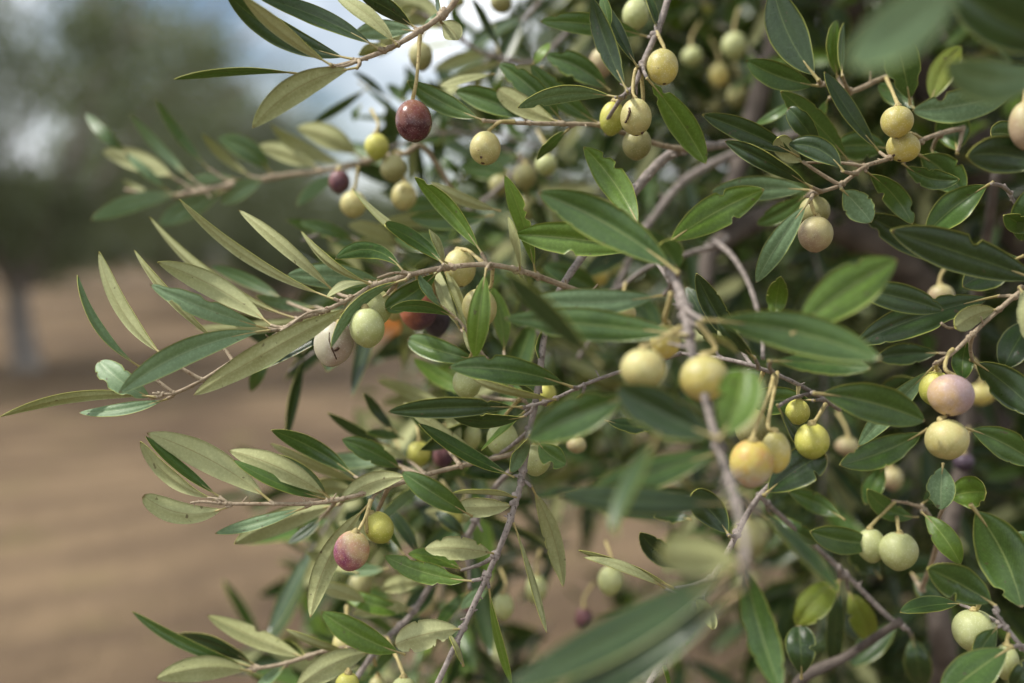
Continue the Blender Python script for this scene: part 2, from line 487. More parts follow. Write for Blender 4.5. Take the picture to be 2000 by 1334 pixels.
# rings: fine near, coarse to the horizon
xs = [-900, -400, -200, -100, -60] + [-40 + i * 1.0 for i in range(81)] + [60, 100, 200, 400, 900]
ys = [-60, -30, -15] + [-8 + i * 1.0 for i in range(60)] + [60, 80, 120, 200, 400, 1200]
for y in ys:
    for x in xs:
        z = .05 * mnoise.noise(Vector((x * .35, y * .35, 0))) + .02 * mnoise.noise(Vector((x * 1.3, y * 1.3, 4)))
        vs.append((x, y, z if abs(x) < 50 and y < 60 else 0)); uv.append((x, y))
for j in range(len(ys) - 1):
    for i in range(len(xs) - 1):
        a = j * len(xs) + i; fs.append((a, a + 1, a + len(xs) + 1, a + len(xs)))
mb.add(vs, fs, 0, uv)
tag(mb.build('ground', [GROUND]), 'bare brown orchard soil with faint tyre tracks', kind='structure')

# ------------------------------------------------------------------ far olive trees
FARLEAF = leaf_mat('far_foliage', (.045, .06, .026), (.12, .14, .07), (.1, .13, .06), .6, .3, (.16, .2, .06), .2)
FARUND = leaf_mat('far_foliage_pale', (.10, .115, .07), (.17, .185, .12), (.1, .13, .06), .6, .3, (.16, .2, .06), .2)
def far_tree_meshes(seed, height, rad, skirt, dens, ncl=70, lsz=.1):
    rg = random.Random(seed)
    tr = MB()
    base_r = .17
    fork = Vector((rg.uniform(-.1, .1), rg.uniform(-.1, .1), 1.15))
    tube(tr, [(Vector((0, 0, -.15)), base_r * 1.5), (Vector((.02, 0, .12)), base_r * 1.15), (Vector((-.04, .03, .6)), base_r * .95), (fork, base_r * .85)], 14, 5, .08, 0, .5, seed)
    ends = []
    for k in range(6):
        an = k * 1.05 + rg.uniform(-.3, .3)
        e = Vector((math.cos(an) * rad * .55, math.sin(an) * rad * .55, height * rg.uniform(.5, .85)))
        m_ = fork.lerp(e, .5) + Vector((0, 0, -.15))
        tube(tr, [(fork - Vector((0, 0, .1)), .10), (m_, .07), (e, .025)], 8, 5, .08, 0, .5, seed + k)
        ends.append(e)
        for q in range(3):
            e2 = e + Vector((rg.uniform(-1, 1), rg.uniform(-1, 1), rg.uniform(-.5, .8))) * rad * .35
            tube(tr, [(m_.lerp(e, .6), .04), (m_.lerp(e2, .7), .025), (e2, .01)], 6, 3, .05, 0, .5, seed + k * 9 + q)
    cr = MB()
    V = []; F = []; U = []; RD = []; MI = []
    zc = (height + skirt) / 2
    for c in range(ncl):
        while True:
            v = Vector((rg.uniform(-1, 1), rg.uniform(-1, 1), rg.uniform(-1, 1)))
            if .35 < v.length < 1: break
        lump = .8 + .35 * mnoise.noise(v * 1.7 + Vector((seed, 0, 0)))
        cen = Vector((v.x * rad * lump, v.y * rad * lump, zc + v.z * (height - skirt) / 2 * lump))
        cl_r = rg.uniform(.22, .55) * min(rad, 3.2) / 2.6
        rd = rg.random() * .9
        for q in range(dens):
            p = cen + Vector((rg.gauss(0, 1), rg.gauss(0, 1), rg.gauss(0, .9) - .3)) * cl_r * .62
            if p.z < skirt - .35: continue
            ax = Vector((rg.gauss(0, 1), rg.gauss(0, 1), rg.gauss(-.3, 1))).normalized()
            sd_ = ax.cross(Vector((rg.gauss(0, 1), rg.gauss(0, 1), rg.gauss(0, 1)))).normalized()
            l = rg.uniform(.7, 1.4) * lsz; wd = l * .19
            o = len(V)
            V += [p, p + ax * l * .45 + sd_ * wd, p + ax * l, p + ax * l * .45 - sd_ * wd]
            U += [(.4, 0), (.9, .5), (.4, .9), (.1, .5)]
            F.append((o, o + 1, o + 2, o + 3)); RD += [rd * .6 + rg.random() * .35] * 4; MI.append(0 if rg.random() < .6 else 1)
    cr.v = [tuple(p) for p in V]; cr.f = F; cr.uv = U; cr.rnd = RD; cr.m = MI
    return tr, cr
FT = []
for (sd_, h_, r_, sk, dn, nc, lz) in ((3, 6.4, 4.3, .80, 420, 135, .10), (11, 4.3, 2.7, .45, 420, 80, .2), (23, 3.9, 3.0, .30, 420, 80, .2)):
    tr, cr = far_tree_meshes(sd_, h_, r_, sk, dn, nc, lz)
    a = tr.build('trunk', [BARK_FAR]); b_ = cr.build('crown', [FARLEAF, FARUND])
    FT.append((a, b_))
used = set()
def far_tree(kind, px, depth_y, label, rz=0, sc=1.0, group='olive trees in the orchard behind'):
    g = ground_at(px, depth_y) if depth_y > HORIZON + 5 else None
    loc = Vector((g.x, g.y, 0))
    e = empty('olive_tree', loc); e.rotation_euler[2] = rz; e.scale = (sc, sc, sc)
    tag(e, label, 'olive tree', group)
    for src in FT[kind]:
        if kind in used:
            c = src.copy(); C.objects.link(c)
        else:
            c = src
        c.parent = e; c.location = (0, 0, 0)
        c.name = src.name.split('.')[0]
    used.add(kind)
    return e
far_tree(0, 48, 722, 'large blurred olive tree with a bare grey trunk standing at the left edge', 0.4, 1.0)
far_tree(1, -520, 640, 'blurred olive tree half cut off by the left edge, behind the large one', 1.1, 1.15)
far_tree(0, 385, 612, 'tall grey-green olive tree whose crown rises behind the leafy twigs at upper left', 2.0, 1.12)
far_tree(1, 330, 572, 'dark low-skirted olive tree seen between the big left trunk and the leafy twigs', 2.3, 1.35)
far_tree(2, 70, 560, 'dark olive tree far behind the bare grey trunk', 4.0, 1.55)
far_tree(2, 560, 588, 'rounded olive tree in the row behind the cluster of purple and yellow olives', .9, 1.05)
far_tree(1, 760, 572, 'grey-green olive tree below the gap of bright sky', 3.3, 1.1)
far_tree(2, 985, 590, 'blurred olive tree behind the forked grey stem in the middle', 1.7, 1.1)
far_tree(1, 1290, 575, 'blurred olive tree mostly hidden by the leaves right of the middle', 5.1, 1.2)
far_tree(2, 1560, 590, 'blurred olive tree mostly hidden behind the dense right-hand foliage', 2.7, 1.2)
far_tree(1, 1950, 585, 'blurred olive tree at the right edge behind the dense dark foliage', .2, 1.3)

# ------------------------------------------------------------------ orange harvest bin far away
g = ground_at(778, 652)
hb = empty('harvest_bin', (g.x, g.y, 0)); hb.rotation_euler[2] = .3
tag(hb, 'orange slatted bin on the soil, glimpsed between the pale olives and the brown one', 'bin')
ORANGE = flat_mat('orange_plastic', (.42, .15, .02), (.50, .19, .03), 8, .5, .1)
def boxes(mb, lst):
    for (x0, x1, y0, y1, z0, z1) in lst:
        v = [(x, y, z) for z in (z0, z1) for y in (y0, y1) for x in (x0, x1)]
        mb.add(v, [(0, 2, 3, 1), (4, 5, 7, 6), (0, 1, 5, 4), (2, 6, 7, 3), (0, 4, 6, 2), (1, 3, 7, 5)], 0, [(0, 0)] * 8)
def binpart(name, lst):
    mb = MB(); boxes(mb, lst); q = mb.build(name, [ORANGE]); q.parent = hb
zs = [.14 + k * .14 for k in range(4)]
binpart('side_panel', [(-.6, .6, -.5, -.47, z, z + .11) for z in zs])
binpart('side_panel', [(-.6, .6, .47, .5, z, z + .11) for z in zs])
binpart('side_panel', [(-.597, -.567, -.468, .468, z + .001, z + .109) for z in zs])
binpart('side_panel', [(.567, .597, -.468, .468, z + .001, z + .109) for z in zs])
for x in (-.565, .505):
    for y in (-.466, .406): binpart('corner_post', [(x, x + .06, y, y + .06, .002, .74)])
binpart('floor_panel', [(-.55, .55, -.45, .45, .09, .12)])
for y in (-.4, -.05, .3): binpart('skid', [(-.5, .5, y, y + .1, .0, .085)])

# ------------------------------------------------------------------ the near olive tree
TREE = empty('olive_tree', (1.35, 1.35, 0))
tag(TREE, 'near olive tree whose twigs, green leaves and grey stems fill the right and centre', 'olive tree')
TREE['_org'] = (1.35, 1.35, 0)
def wpts(pts):
    return [(P(x, y, d), r * .84 * d / FPX) for (x, y, d, r) in pts]
seedc = [100]
ALLB = []
def branch(pts, leaves, mat, name='branch', sub=(), rough=.07):
    """pts: x, y, depth, radius in px"""
    mb = MB()
    W_ = wpts(pts)
    tube(mb, W_, 10, 7, rough, 0, .5, seedc[0])
    for s_ in sub:
        tube(mb, wpts(s_), 8, 6, rough, 0, .5, seedc[0] + 5)
    rg = random.Random(seedc[0])
    # nodes: small swellings where leaves leave the twig
    for lf in leaves:
        if len(lf) > 7 and lf[7].get('nonode'): continue
        best = None
        for (a, b) in zip(pts[:-1], pts[1:]):
            l2 = (b[0] - a[0]) ** 2 + (b[1] - a[1]) ** 2
            tt = max(0, min(1, ((lf[0] - a[0]) * (b[0] - a[0]) + (lf[1] - a[1]) * (b[1] - a[1])) / l2))
            q = [a[i_] + (b[i_] - a[i_]) * tt for i_ in range(4)]
            dd = math.hypot(q[0] - lf[0], q[1] - lf[1])
            if best is None or dd < best[0]: best = (dd, q, a, b, tt)
        if best[0] > 70: continue
        q, a, b, tt = best[1:]
        lseg = math.hypot(b[0] - a[0], b[1] - a[1])
        t3 = max(0, tt - best[0] * 1.1 / lseg)
        q = [a[i_] + (b[i_] - a[i_]) * t3 for i_ in range(4)]
        o2 = lf[7] if len(lf) > 7 else {}
        end = P(lf[0], lf[1], o2.get('d', q[2]))
        st = P(q[0], q[1], q[2])
        ld = (P(lf[2], lf[3], o2.get('d', q[2])) - end).normalized()
        rr = q[3] * q[2] / FPX
        mdl = st.lerp(end, .55) + ld * -.0008
        tube(mb, [(st, min(rr * .95, .0016)), (mdl, .0010), (end + ld * .001, .00085)], 7, 4, .08, 0, .5, rg.randint(0, 999))
        # swollen node
        tube(mb, [(st - ld * rr * 1.2, rr * .6), (st, rr * 1.22), (st + ld * rr * 1.5, rr * .55)], 8, 3, .12, 0, .5, rg.randint(0, 999))
    allw = catmull(W_, 7)
    for (p, r) in allw[3:-2]:
        if rg.random() < .22:
            v = Vector((rg.gauss(0, 1), rg.gauss(0, 1), rg.gauss(0, 1))).normalized()
            ln_ = rg.choice((1.6, 2, 2.6, 5)) * max(r, .0006)
            tube(mb, [(p, r * .55), (p + v * ln_ * .6, r * .38), (p + v * ln_, r * .25)], 6, 2, .15, 0, .5, rg.randint(0, 999))
    ALLB.extend((a[0], a[1], a[2]) for k_ in range(len(pts) - 1) for a in [[pts[k_][i_] + (pts[k_ + 1][i_] - pts[k_][i_]) * f_ / 5 for i_ in range(3)] for f_ in range(5)])
    br = mb.build(name, [mat], TREE, origin=W_[0][0])
    allp = list(pts)
    for lf in leaves:
        seedc[0] += 1
        dbase = seg_depth(allp, lf[0], lf[1])
        add_leaf(br, lf, dbase, seedc[0])
    seedc[0] += 1
    return br

# trunk and main limbs (trunk itself stands just right of the frame)
T0 = Vector((1.35, 1.35, 0))
mb = MB()
tube(mb, [(T0 + Vector((0, 0, -.2)), .22), (T0 + Vector((0, 0, .1)), .16), (T0 + Vector((-.03, 0, .5)), .13), (T0 + Vector((-.06, -.02, .9)), .12)], 20, 6, .07, 0, .5, 1)
mb.build('trunk', [BARK_LIMB], TREE, origin=T0)
FK = T0 + Vector((-.06, -.02, .85))
def limb(pp):
    mb = MB(); tube(mb, [(FK, .075)] + pp, 12, 7, .06, 0, .5, len(pp) + 3)
    return mb.build('limb', [BARK_LIMB], TREE, origin=FK)
limb([(P(1990, 900, 1.1), .03), (P(1800, 560, .95), .018), (P(1560, 420, .85), .012), (P(1400, 480, .80), .007), (P(1380, 560, .78), .005)])
limb([(P(1900, 1500, 1.1), .03), (P(1845, 1280, .8), .0095), (P(1838, 1120, .78), .0075), (P(1880, 900, .78), .0055), (P(1900, 640, .76), .0042), (P(1925, 480, .7), .0035), (P(1945, 340, .66), .0028)])
limb([(P(2050, 500, 1.0), .03), (P(1800, 150, .95), .018), (P(1545, -60, .9), .013), (P(1512, 90, .86), .0085), (P(1478, 200, .84), .008), (P(1450, 300, .82), .0075), (P(1410, 440, .80), .006)])
limb([(P(2000, 1500, 1.0), .025), (P(1700, 1450, .8), .012), (P(1560, 1350, .62), .004), (P(1660, 1278, .6), .0026), (P(1760, 1212, .58), .0022)])
limb([(Vector((1.5, .6, 1.8)), .05), (Vector((1.2, .1, 2.3)), .03), (Vector((.6, -.1, 2.5)), .015)])

EDGE = {'camber': .1}
# ---- branch A : the in-focus spray reaching left
branch([(1180, 590, .53, 7), (1095, 556, .52, 7), (1020, 530, .505, 6.5), (950, 517, .50, 6), (868, 523, .50, 6), (800, 537, .50, 6), (735, 556, .50, 5.5), (690, 580, .50, 5.2), (640, 604, .50, 5), (575, 628, .50, 4.6), (520, 668, .50, 4.4), (455, 705, .50, 4.2), (395, 742, .50, 4.2), (340, 768, .50, 4), (298, 768, .50, 3)], [
 (310, 776, 0, 814, 22, 's', 20, {'dz': -.02}),
 (330, 778, 155, 806, 24, 'S', -7, {'d': .505}),
 (300, 778, 194, 706, 50, 'S', -8, {'jag': .5, 'blunt': True, 'rnd': .9, 'label': 'short pale sage leaf with nibbled edges', 'd': .505}),
 (528, 645, 232, 768, 50, 'S', 24, {'d': .492, 'dz': -.02, 'sg': 1}),
 (705, 590, 378, 772, 48, 'd', 4, {'d': .497, 'dz': -.01}),
 (760, 572, 450, 740, 26, 'D', -8, {'d': .51}),
 (610, 650, 440, 748, 16, 'S', -8, {'d': .51}),
 (276, 718, 151, 537, 17, 'S', -26, {'d': .50}),
 (326, 700, 193, 491, 30, 's', -22, {'sg': 1}),
 (432, 672, 262, 489, 17, 's', -12, {'d': .505}),
 (522, 642, 294, 556, 42, 'S', -6, {'jag': .6, 'd': .496, 'label': 'sage leaf with ragged nibbled edges and a brown hole'}),
 (532, 637, 308, 512, 48, 's', 12, {'d': .503}),
 (580, 622, 292, 424, 21, 's', -30, {'d': .53, 'dz': .04}),
 (655, 585, 350, 389, 22, 's', -22, {'d': .50}),
 (655, 572, 466, 410, 26, 's', 4, {'d': .51}),
 (724, 553, 588, 452, 16, 'g', -17, {'d': .51, 'dz': .02}),
 (788, 530, 655, 506, 34, 'G', 30, {'sg': -1}),
 (755, 552, 560, 538, 50, 'S', 6, {'d': .54}),
 (724, 555, 638, 580, 15, 's', 12, {'d': .502}),
 (795, 545, 646, 680, 22, 'S', 26, {'d': .485, 'dz': -.01}),
 (858, 528, 752, 604, 46, 'G', -6, {'d': .497, 'blunt': True}),
 (868, 518, 752, 440, 32, 'G', 8, {'d': .495, 'blunt': True}),
 (880, 517, 688, 368, 15, 'd', -12, {'d': .52}),
 (866, 516, 838, 448, 16, 's', 6, {'d': .505}),
 (942, 496, 810, 346, 36, 'B', 8, {'bites': ((.86, 1, .5, .03),), 'sg': 1}),
 (950, 524, 928, 700, 44, 'B', 3, {'d': .475, 'sg': -1, 'rnd': .85}),
 (1046, 533, 986, 342, 32, 'B', 6, {'bites': ((.52, 1, .5, .03), (.60, 1, .35, .03))}),
 (1016, 530, 992, 424, 15, 'b', 4, {}),
 (1000, 520, 1030, 560, 8, 's', 4, {'d': .51}),
 (620, 600, 500, 578, 26, 'S', -6, {'d': .58}),
 (560, 590, 410, 520, 26, 'G', 6, {'d': .60}),
 (640, 640, 500, 700, 30, 'G', 0, {'d': .62}),
 (530, 690, 490, 765, 26, 'G', 4, {'d': .62}),
 (640, 615, 380, 640, 24, 's', -10, {'d': .60}),
], BARK_TAN, sub=[[(640, 604, .50, 4), (600, 612, .498, 3.2), (560, 640, .497, 3), (532, 655, .497, 2)],
   [(720, 560, .498, 4), (690, 590, .49, 3.4), (672, 622, .487, 3), (655, 650, .488, 2.6)],
   [(800, 537, .50, 4), (770, 533, .49, 3), (737, 543, .487, 2.4)]])
# little side twig below A
branch([(1040, 800, .52, 4), (985, 740, .515, 3.5), (950, 700, .51, 3.5), (925, 668, .51, 3.5), (900, 630, .51, 3), (868, 602, .51, 2.4)], [
 (890, 622, 762, 603, 24, 'G', 14, {'sg': 1}),
 (866, 602, 818, 536, 18, 'S', -4, {}),
 (900, 645, 850, 520, 24, 's', -6, {'d': .515}),
 (915, 655, 872, 530, 20, 's', 6, {'d': .51}),
 (935, 704, 797, 662, 46, 'G', -4, {'d': .525, 'rnd': .9, 'blunt': True}),
 (945, 775, 808, 700, 34, 'B', -8, {'d': .58, 'jag': .3}),
 (905, 640, 925, 690, 9, 's', -6, {}),
 (985, 690, 960, 560, 34, 'B', 6, {'d': .56, 'rnd': .9}),
], BARK_TAN)
# ---- grey main stem G
branch([(1470, 275, .62, 9), (1420, 282, .60, 10), (1340, 292, .58, 11), (1295, 312, .57, 12), (1240, 372, .56, 12), (1165, 465, .54, 10), (1100, 556, .525, 8.5), (1066, 640, .52, 8), (1052, 750, .515, 8), (1035, 840, .51, 7.5), (1018, 940, .505, 7), (988, 1040, .50, 7), (940, 1150, .50, 7), (902, 1232, .495, 7), (850, 1345, .49, 7)], [
 (978, 412, 842, 356, 24, 's', -8, {'d': .56}),
 (965, 420, 800, 425, 40, 'G', -6, {'d': .60}),
 (900, 470, 770, 465, 40, 'G', -5, {'d': .62}),
 (1005, 932, 818, 828, 30, 'G', -6, {}),
 (1006, 985, 896, 990, 38, 's', -3, {'jag': .5, 'blunt': True, 'label': 'ragged grey-brown underside of a short leaf'}),
 (1012, 972, 885, 963, 10, 'b', 4, {}),
 (968, 1082, 830, 1072, 46, 's', 6, {'jag': .6, 'label': 'nibbled grey underside of a hanging leaf'}),
 (905, 1228, 772, 1258, 58, 's', 6, {'jag': .6, 'blunt': True, 'label': 'broad nibbled underside of a brownish leaf'}),
 (925, 1135, 750, 1085, 44, 'B', -10, {'jag': .55, 'rnd': .2}),
 (905, 1115, 797, 1082, 30, 'B', 8, {'rnd': .3, 'd': .52}),
 (1037, 948, 1100, 1146, 36, 's', 10, {'rnd': .1}),
 (1002, 1020, 1068, 1236, 13, 'b', 5, {}),
 (955, 1145, 1000, 1338, 17, 'B', -6, {}),
 (1035, 850, 996, 922, 28, 'S', 2, {'d': .49}),
 (1050, 862, 1106, 906, 46, 'G', -6, {'d': .49, 'bites': ((.6, 1, .6, .1),)}),
 (955, 900, 787, 785, 26, 's', -6, {'d': .545}),
 (922, 1008, 785, 922, 46, 'G', -2, {'d': .495}),
 (905, 1300, 880, 1240, 9, 's', 4, {}),
 (790, 1278, 628, 1195, 52, 'B', -8, {'d': .485, 'rnd': .15}),
 (1060, 640, 1052, 700, 10, 'G', 3, {'d': .51}),
], BARK_GREY)
# blurred second stem behind G
branch([(1560, 260, .74, 9), (1440, 298, .72, 9), (1340, 350, .71, 9), (1280, 420, .70, 8), (1245, 470, .69, 8), (1205, 560, .68, 7), (1130, 700, .66, 6)], [
 (1250, 480, 1140, 540, 40, 'D', 6), (1180, 580, 1060, 520, 46, 'G', 8), (1210, 560, 1290, 640, 40, 'G', 6)], BARK_GREY)
branch([(1420, 465, .66, 8), (1400, 480, .65, 7), (1345, 495, .64, 6), (1270, 520, .63, 5), (1210, 562, .62, 4)], [
 (1330, 497, 1230, 455, 34, 'G', 6)], BARK_GREY,
 sub=[[(1395, 470, .65, 7), (1430, 500, .62, 6.5), (1465, 560, .60, 6), (1487, 640, .58, 5), (1490, 700, .55, 5)]])
# ---- twig H
branch([(1345, 292, .575, 7), (1295, 285, .56, 6), (1230, 264, .545, 5.5), (1170, 245, .535, 5), (1100, 242, .53, 5), (1000, 240, .525, 4.5), (945, 236, .52, 4)], [
 (945, 235, 796, 158, 42, 'G', -6, {}),
 (1030, 236, 890, 178, 46, 'G', 8, {'d': .545, 'rnd': .8}),
 (1092, 238, 972, 174, 42, 's', -6, {'d': .53, 'blunt': True}),
 (1100, 240, 974, 124, 44, 'G', 8, {'jag': .5, 'd': .555}),
 (1172, 242, 1036, 126, 44, 'G', -10, {'d': .56}),
 (1192, 178, 1066, 108, 50, 'G', 10, {'d': .565}),
 (1110, 252, 1050, 312, 20, 'G', 2, {'jag': .4}),
 (1040, 128, 1074, 84, 18, 'B', 2, {'d': .59}),
 (1060, 130, 985, 150, 36, 's', -4, {'d': .6}),
 (965, 145, 860, 168, 16, 's', 4, {'d': .58}),
], BARK_TAN)
# ---- twig T from the top
branch([(1310, -20, .54, 8), (1288, 50, .53, 7.5), (1262, 110, .525, 7), (1240, 165, .515, 6), (1215, 190, .51, 5), (1180, 243, .53, 4.5)], [
 (1268, 73, 1055, 42, 42, 'G', 9, {'d': .555, 'rnd': .8}),
 (1226, 180, 1156, -5, 42, 'D', -6, {'d': .475, 'sg': 1}),
 (1246, 132, 1182, 5, 24, 'D', -4, {'d': .51}),
 (1206, 190, 1011, 210, 34, 'S', 16, {'d': .50, 'rnd': .1}),
 (1263, 152, 1379, 320, 54, 'B', 6, {'d': .50, 'bites': ((.14, -1, .6, .03), (.14, 1, .4, .03)), 'rnd': .25, 'sg': -1}),
 (1283, 58, 1264, -10, 16, 'D', 2, {}),
 (1190, 60, 1175, -10, 24, 'G', 2, {'d': .5}),
], BARK_GREY)
# ---- top left twig
branch([(905, -25, .49, 8), (880, 15, .49, 7.5), (850, 40, .49, 7), (818, 62, .49, 6.5), (760, 95, .49, 6), (700, 118, .49, 5), (650, 130, .49, 4)], [
 (648, 128, 470, -12, 28, 's', -8, {'d': .475, 'dz': -.02}),
 (692, 116, 440, -15, 52, 'D', -22, {'d': .49}),
 (742, 96, 498, -8, 38, 'D', 10, {'d': .488, 'rnd': .9}),
 (775, 88, 655, -10, 30, 's', 8, {'d': .48}),
 (812, 55, 700, -12, 34, 'D', 4, {'d': .49}),
 (590, 145, 340, 155, 15, 'G', 12, {'d': .50, 'dz': -.02}),
 (700, 132, 493, 250, 52, 's', 24, {'d': .482, 'rnd': .05, 'dz': -.02}),
 (860, 24, 850, -10, 10, 'D', 2, {}),
 (860, 42, 895, 78, 40, 's', 4, {'d': .51}),
 (815, 62, 690, 68, 38, 'S', 8, {'d': .53}),
 (820, 60, 870, 20, 12, 'G', 2, {'d': .53}),
 (760, 92, 700, 108, 22, 'g', 5, {'d': .55}),
], BARK_TAN, sub=[[(700, 118, .49, 4), (678, 128, .485, 3.4), (650, 133, .48, 2.5)], [(850, 40, .49, 4), (868, 35, .49, 3.5), (880, 18, .49, 3)]])
# blurred twigs against the sky
branch([(1110, 60, .72, 5), (1040, 120, .70, 5), (960, 110, .68, 4.5), (890, 70, .67, 4), (830, 30, .66, 3.5)], [
 (975, 105, 920, -5, 18, 'D', 4), (880, 60, 760, -10, 60, 's', 4), (850, 40, 770, 30, 44, 'g', 4), (810, 20, 740, 110, 40, 's', 5),
 (905, 75, 880, 20, 20, 'G', 3), (990, 120, 860, 170, 20, 's', 6)], BARK_GREY)
branch([(1080, 350, .76, 4), (1000, 300, .75, 4), (940, 265, .74, 3.5), (860, 260, .73, 3.5), (800, 275, .72, 3), (730, 300, .71, 3)], [
 (868, 262, 872, 195, 22, 'G', 2), (864, 265, 862, 350, 20, 'D', 2), (700, 160, 830, 270, 12, 'D', 2, {'nonode': 1}), (720, 170, 610, 240, 18, 'D', -3, {'nonode': 1}),
 (760, 195, 690, 140, 14, 'D', 3, {'nonode': 1}), (705, 205, 690, 235, 14, 'G', 2, {'nonode': 1}), (785, 200, 810, 140, 18, 'G', 2), (800, 205, 755, 165, 22, 'G', 2),
 (905, 350, 865, 305, 18, 'G', 0), (900, 350, 945, 290, 18, 'G', 2), (925, 250, 880, 205, 14, 'D', 0)], BARK_GREY)
branch([(1010, 330, .70, 5), (960, 380, .69, 5), (915, 410, .68, 4), (870, 440, .67, 4)], [
 (905, 415, 780, 400, 40, 'G', 6), (1000, 350, 900, 330, 40, 'G', 8), (1020, 300, 930, 340, 30, 'S', 4), (900, 430, 830, 490, 36, 'G', 4),
 (880, 430, 740, 440, 30, 's', 4)], BARK_GREY)
# ---- blurred branch at upper left, a little farther away
branch([(900, 400, .66, 7), (830, 290, .63, 6), (790, 300, .625, 6), (740, 308, .69, 6), (690, 322, .69, 6), (620, 335, .69, 6), (560, 342, .69, 6), (480, 355, .69, 6), (400, 372, .69, 6), (340, 382, .70, 5), (290, 380, .70, 5), (245, 370, .70, 4)], [
 (360, 378, 178, 430, 36, 'S', 10), (345, 350, 200, 296, 42, 's', 8), (250, 300, 168, 222, 24, 'G', -4), (375, 350, 256, 225, 22, 'S', -4),
 (410, 332, 305, 195, 20, 'G', -6), (490, 345, 395, 262, 20, 's', -4), (530, 340, 425, 270, 42, 'G', 14), (445, 370, 310, 440, 44, 'S', 4),
 (520, 350, 432, 398, 36, 'S', 6), (470, 352, 345, 372, 20, 'S', 14), (625, 332, 505, 285, 38, 's', 8), (680, 322, 530, 245, 30, 's', -12),
 (703, 308, 580, 250, 46, 's', 12), (670, 340, 580, 402, 26, 'S', 8), (330, 375, 245, 300, 18, 'S', 0), (300, 385, 240, 352, 14, 's', 0)], BARK_TAN)
branch([(760, 520, .66, 4), (700, 470, .65, 4), (640, 455, .645, 3.5), (590, 470, .64, 3)], [
 (700, 475, 585, 435, 26, 'G', 6), (780, 480, 680, 440, 30, 'g', 8), (790, 500, 690, 480, 36, 's', 6), (650, 470, 560, 430, 20, 'G', 4)], BARK_GREY)
# ---- lower left branch C
branch([(1025, 880, .53, 7), (960, 897, .53, 6), (900, 910, .525, 6), (830, 928, .52, 6), (760, 950, .51, 5.5), (670, 974, .503, 5), (600, 984, .50, 4.8), (530, 984, .50, 4.4), (450, 984, .50, 4.2), (400, 980, .50, 3.4), (372, 982, .50, 2.4)], [
 (696, 932, 530, 840, 38, 'G', 8, {'d': .53, 'rnd': .3}),
 (710, 944, 528, 866, 20, 'g', -6, {'d': .57}),
 (788, 918, 668, 858, 42, 'G', 4, {'jag': .5, 'd': .55, 'rnd': .8}),
 (770, 905, 620, 902, 32, 'S', 4, {'d': .60}),
 (645, 974, 447, 880, 46, 's', 12, {}),
 (640, 976, 455, 898, 24, 'G', -8, {'d': .51}),
 (645, 974, 500, 890, 30, 'S', 16, {'d': .53}),
 (530, 980, 287, 846, 54, 's', 14, {}),
 (424, 976, 274, 862, 28, 's', -18, {'camber': .5}),
 (432, 972, 284, 852, 20, 'G', -6, {'d': .505}),
 (445, 990, 280, 968, 44, 's', -24, {'blunt': True}),
 (600, 990, 420, 1042, 26, 'S', -3, {'sg': -1}),
 (665, 985, 458, 1062, 50, 's', 10, {'d': .55}),
 (630, 1010, 562, 1062, 22, 'D', -3, {'d': .58}),
 (805, 932, 664, 982, 42, 's', 16, {'d': .495}),
 (720, 985, 606, 1206, 44, 's', 20, {'d': .505, 'rnd': .1, 'dz': -.01}),
 (760, 1060, 660, 1020, 30, 's', 4, {'d': .57}), (700, 960, 590, 960, 34, 'g', 8, {'d': .58}),
 (800, 900, 720, 880, 26, 's', 8, {'d': .6}),
 (725, 1030, 830, 940, 22, 'S', 2, {'d': .56}),
 (760, 870, 640, 806, 20, 'D', -5, {'d': .60}), (775, 845, 710, 768, 20, 'D', -3, {'d': .60}), (790, 858, 715, 846, 18, 'G', 3, {'d': .61}),
 (880, 800, 740, 745, 26, 's', 4, {'d': .62}), (900, 870, 870, 800, 26, 's', 2, {'d': .56}), (860, 860, 800, 790, 40, 'G', 4, {'d': .58}),
 (820, 1090, 755, 990, 26, 'D', 5, {'d': .58}), (790, 1085, 740, 1010, 12, 'G', 0, {'d': .56}),
], BARK_TAN, sub=[[(450, 984, .5, 3), (430, 975, .5, 2.6), (405, 972, .5, 2)]])
# stem D, a little behind
branch([(1015, 905, .56, 6), (965, 955, .57, 7), (905, 1060, .58, 7), (850, 1130, .59, 7), (800, 1205, .59, 7), (740, 1262, .58, 7), (680, 1350, .57, 7)], [
 (830, 1140, 742, 1152, 36, 's', 8), (810, 1190, 690, 1200, 34, 's', 8), (805, 1195, 665, 1155, 34, 'B', -8), (700, 1120, 600, 1080, 30, 's', 0, {'nonode': 1}),
 (910, 1050, 850, 1000, 26, 'D', 4), (900, 1060, 945, 1000, 22, 'G', 4), (920, 1150, 850, 1230, 24, 'G', 4), (960, 1145, 900, 1190, 24, 'S', 4),
 (720, 1180, 620, 1145, 30, 's', 5), (780, 1240, 720, 1320, 20, 'G', -4), (930, 1020, 830, 1000, 30, 's', 4, {'d': .63}),
 (860, 1135, 790, 1210, 40, 'D', 4, {'d': .64}), (760, 1110, 660, 1110, 26, 'S', -3, {'d': .6})], BARK_GREY)
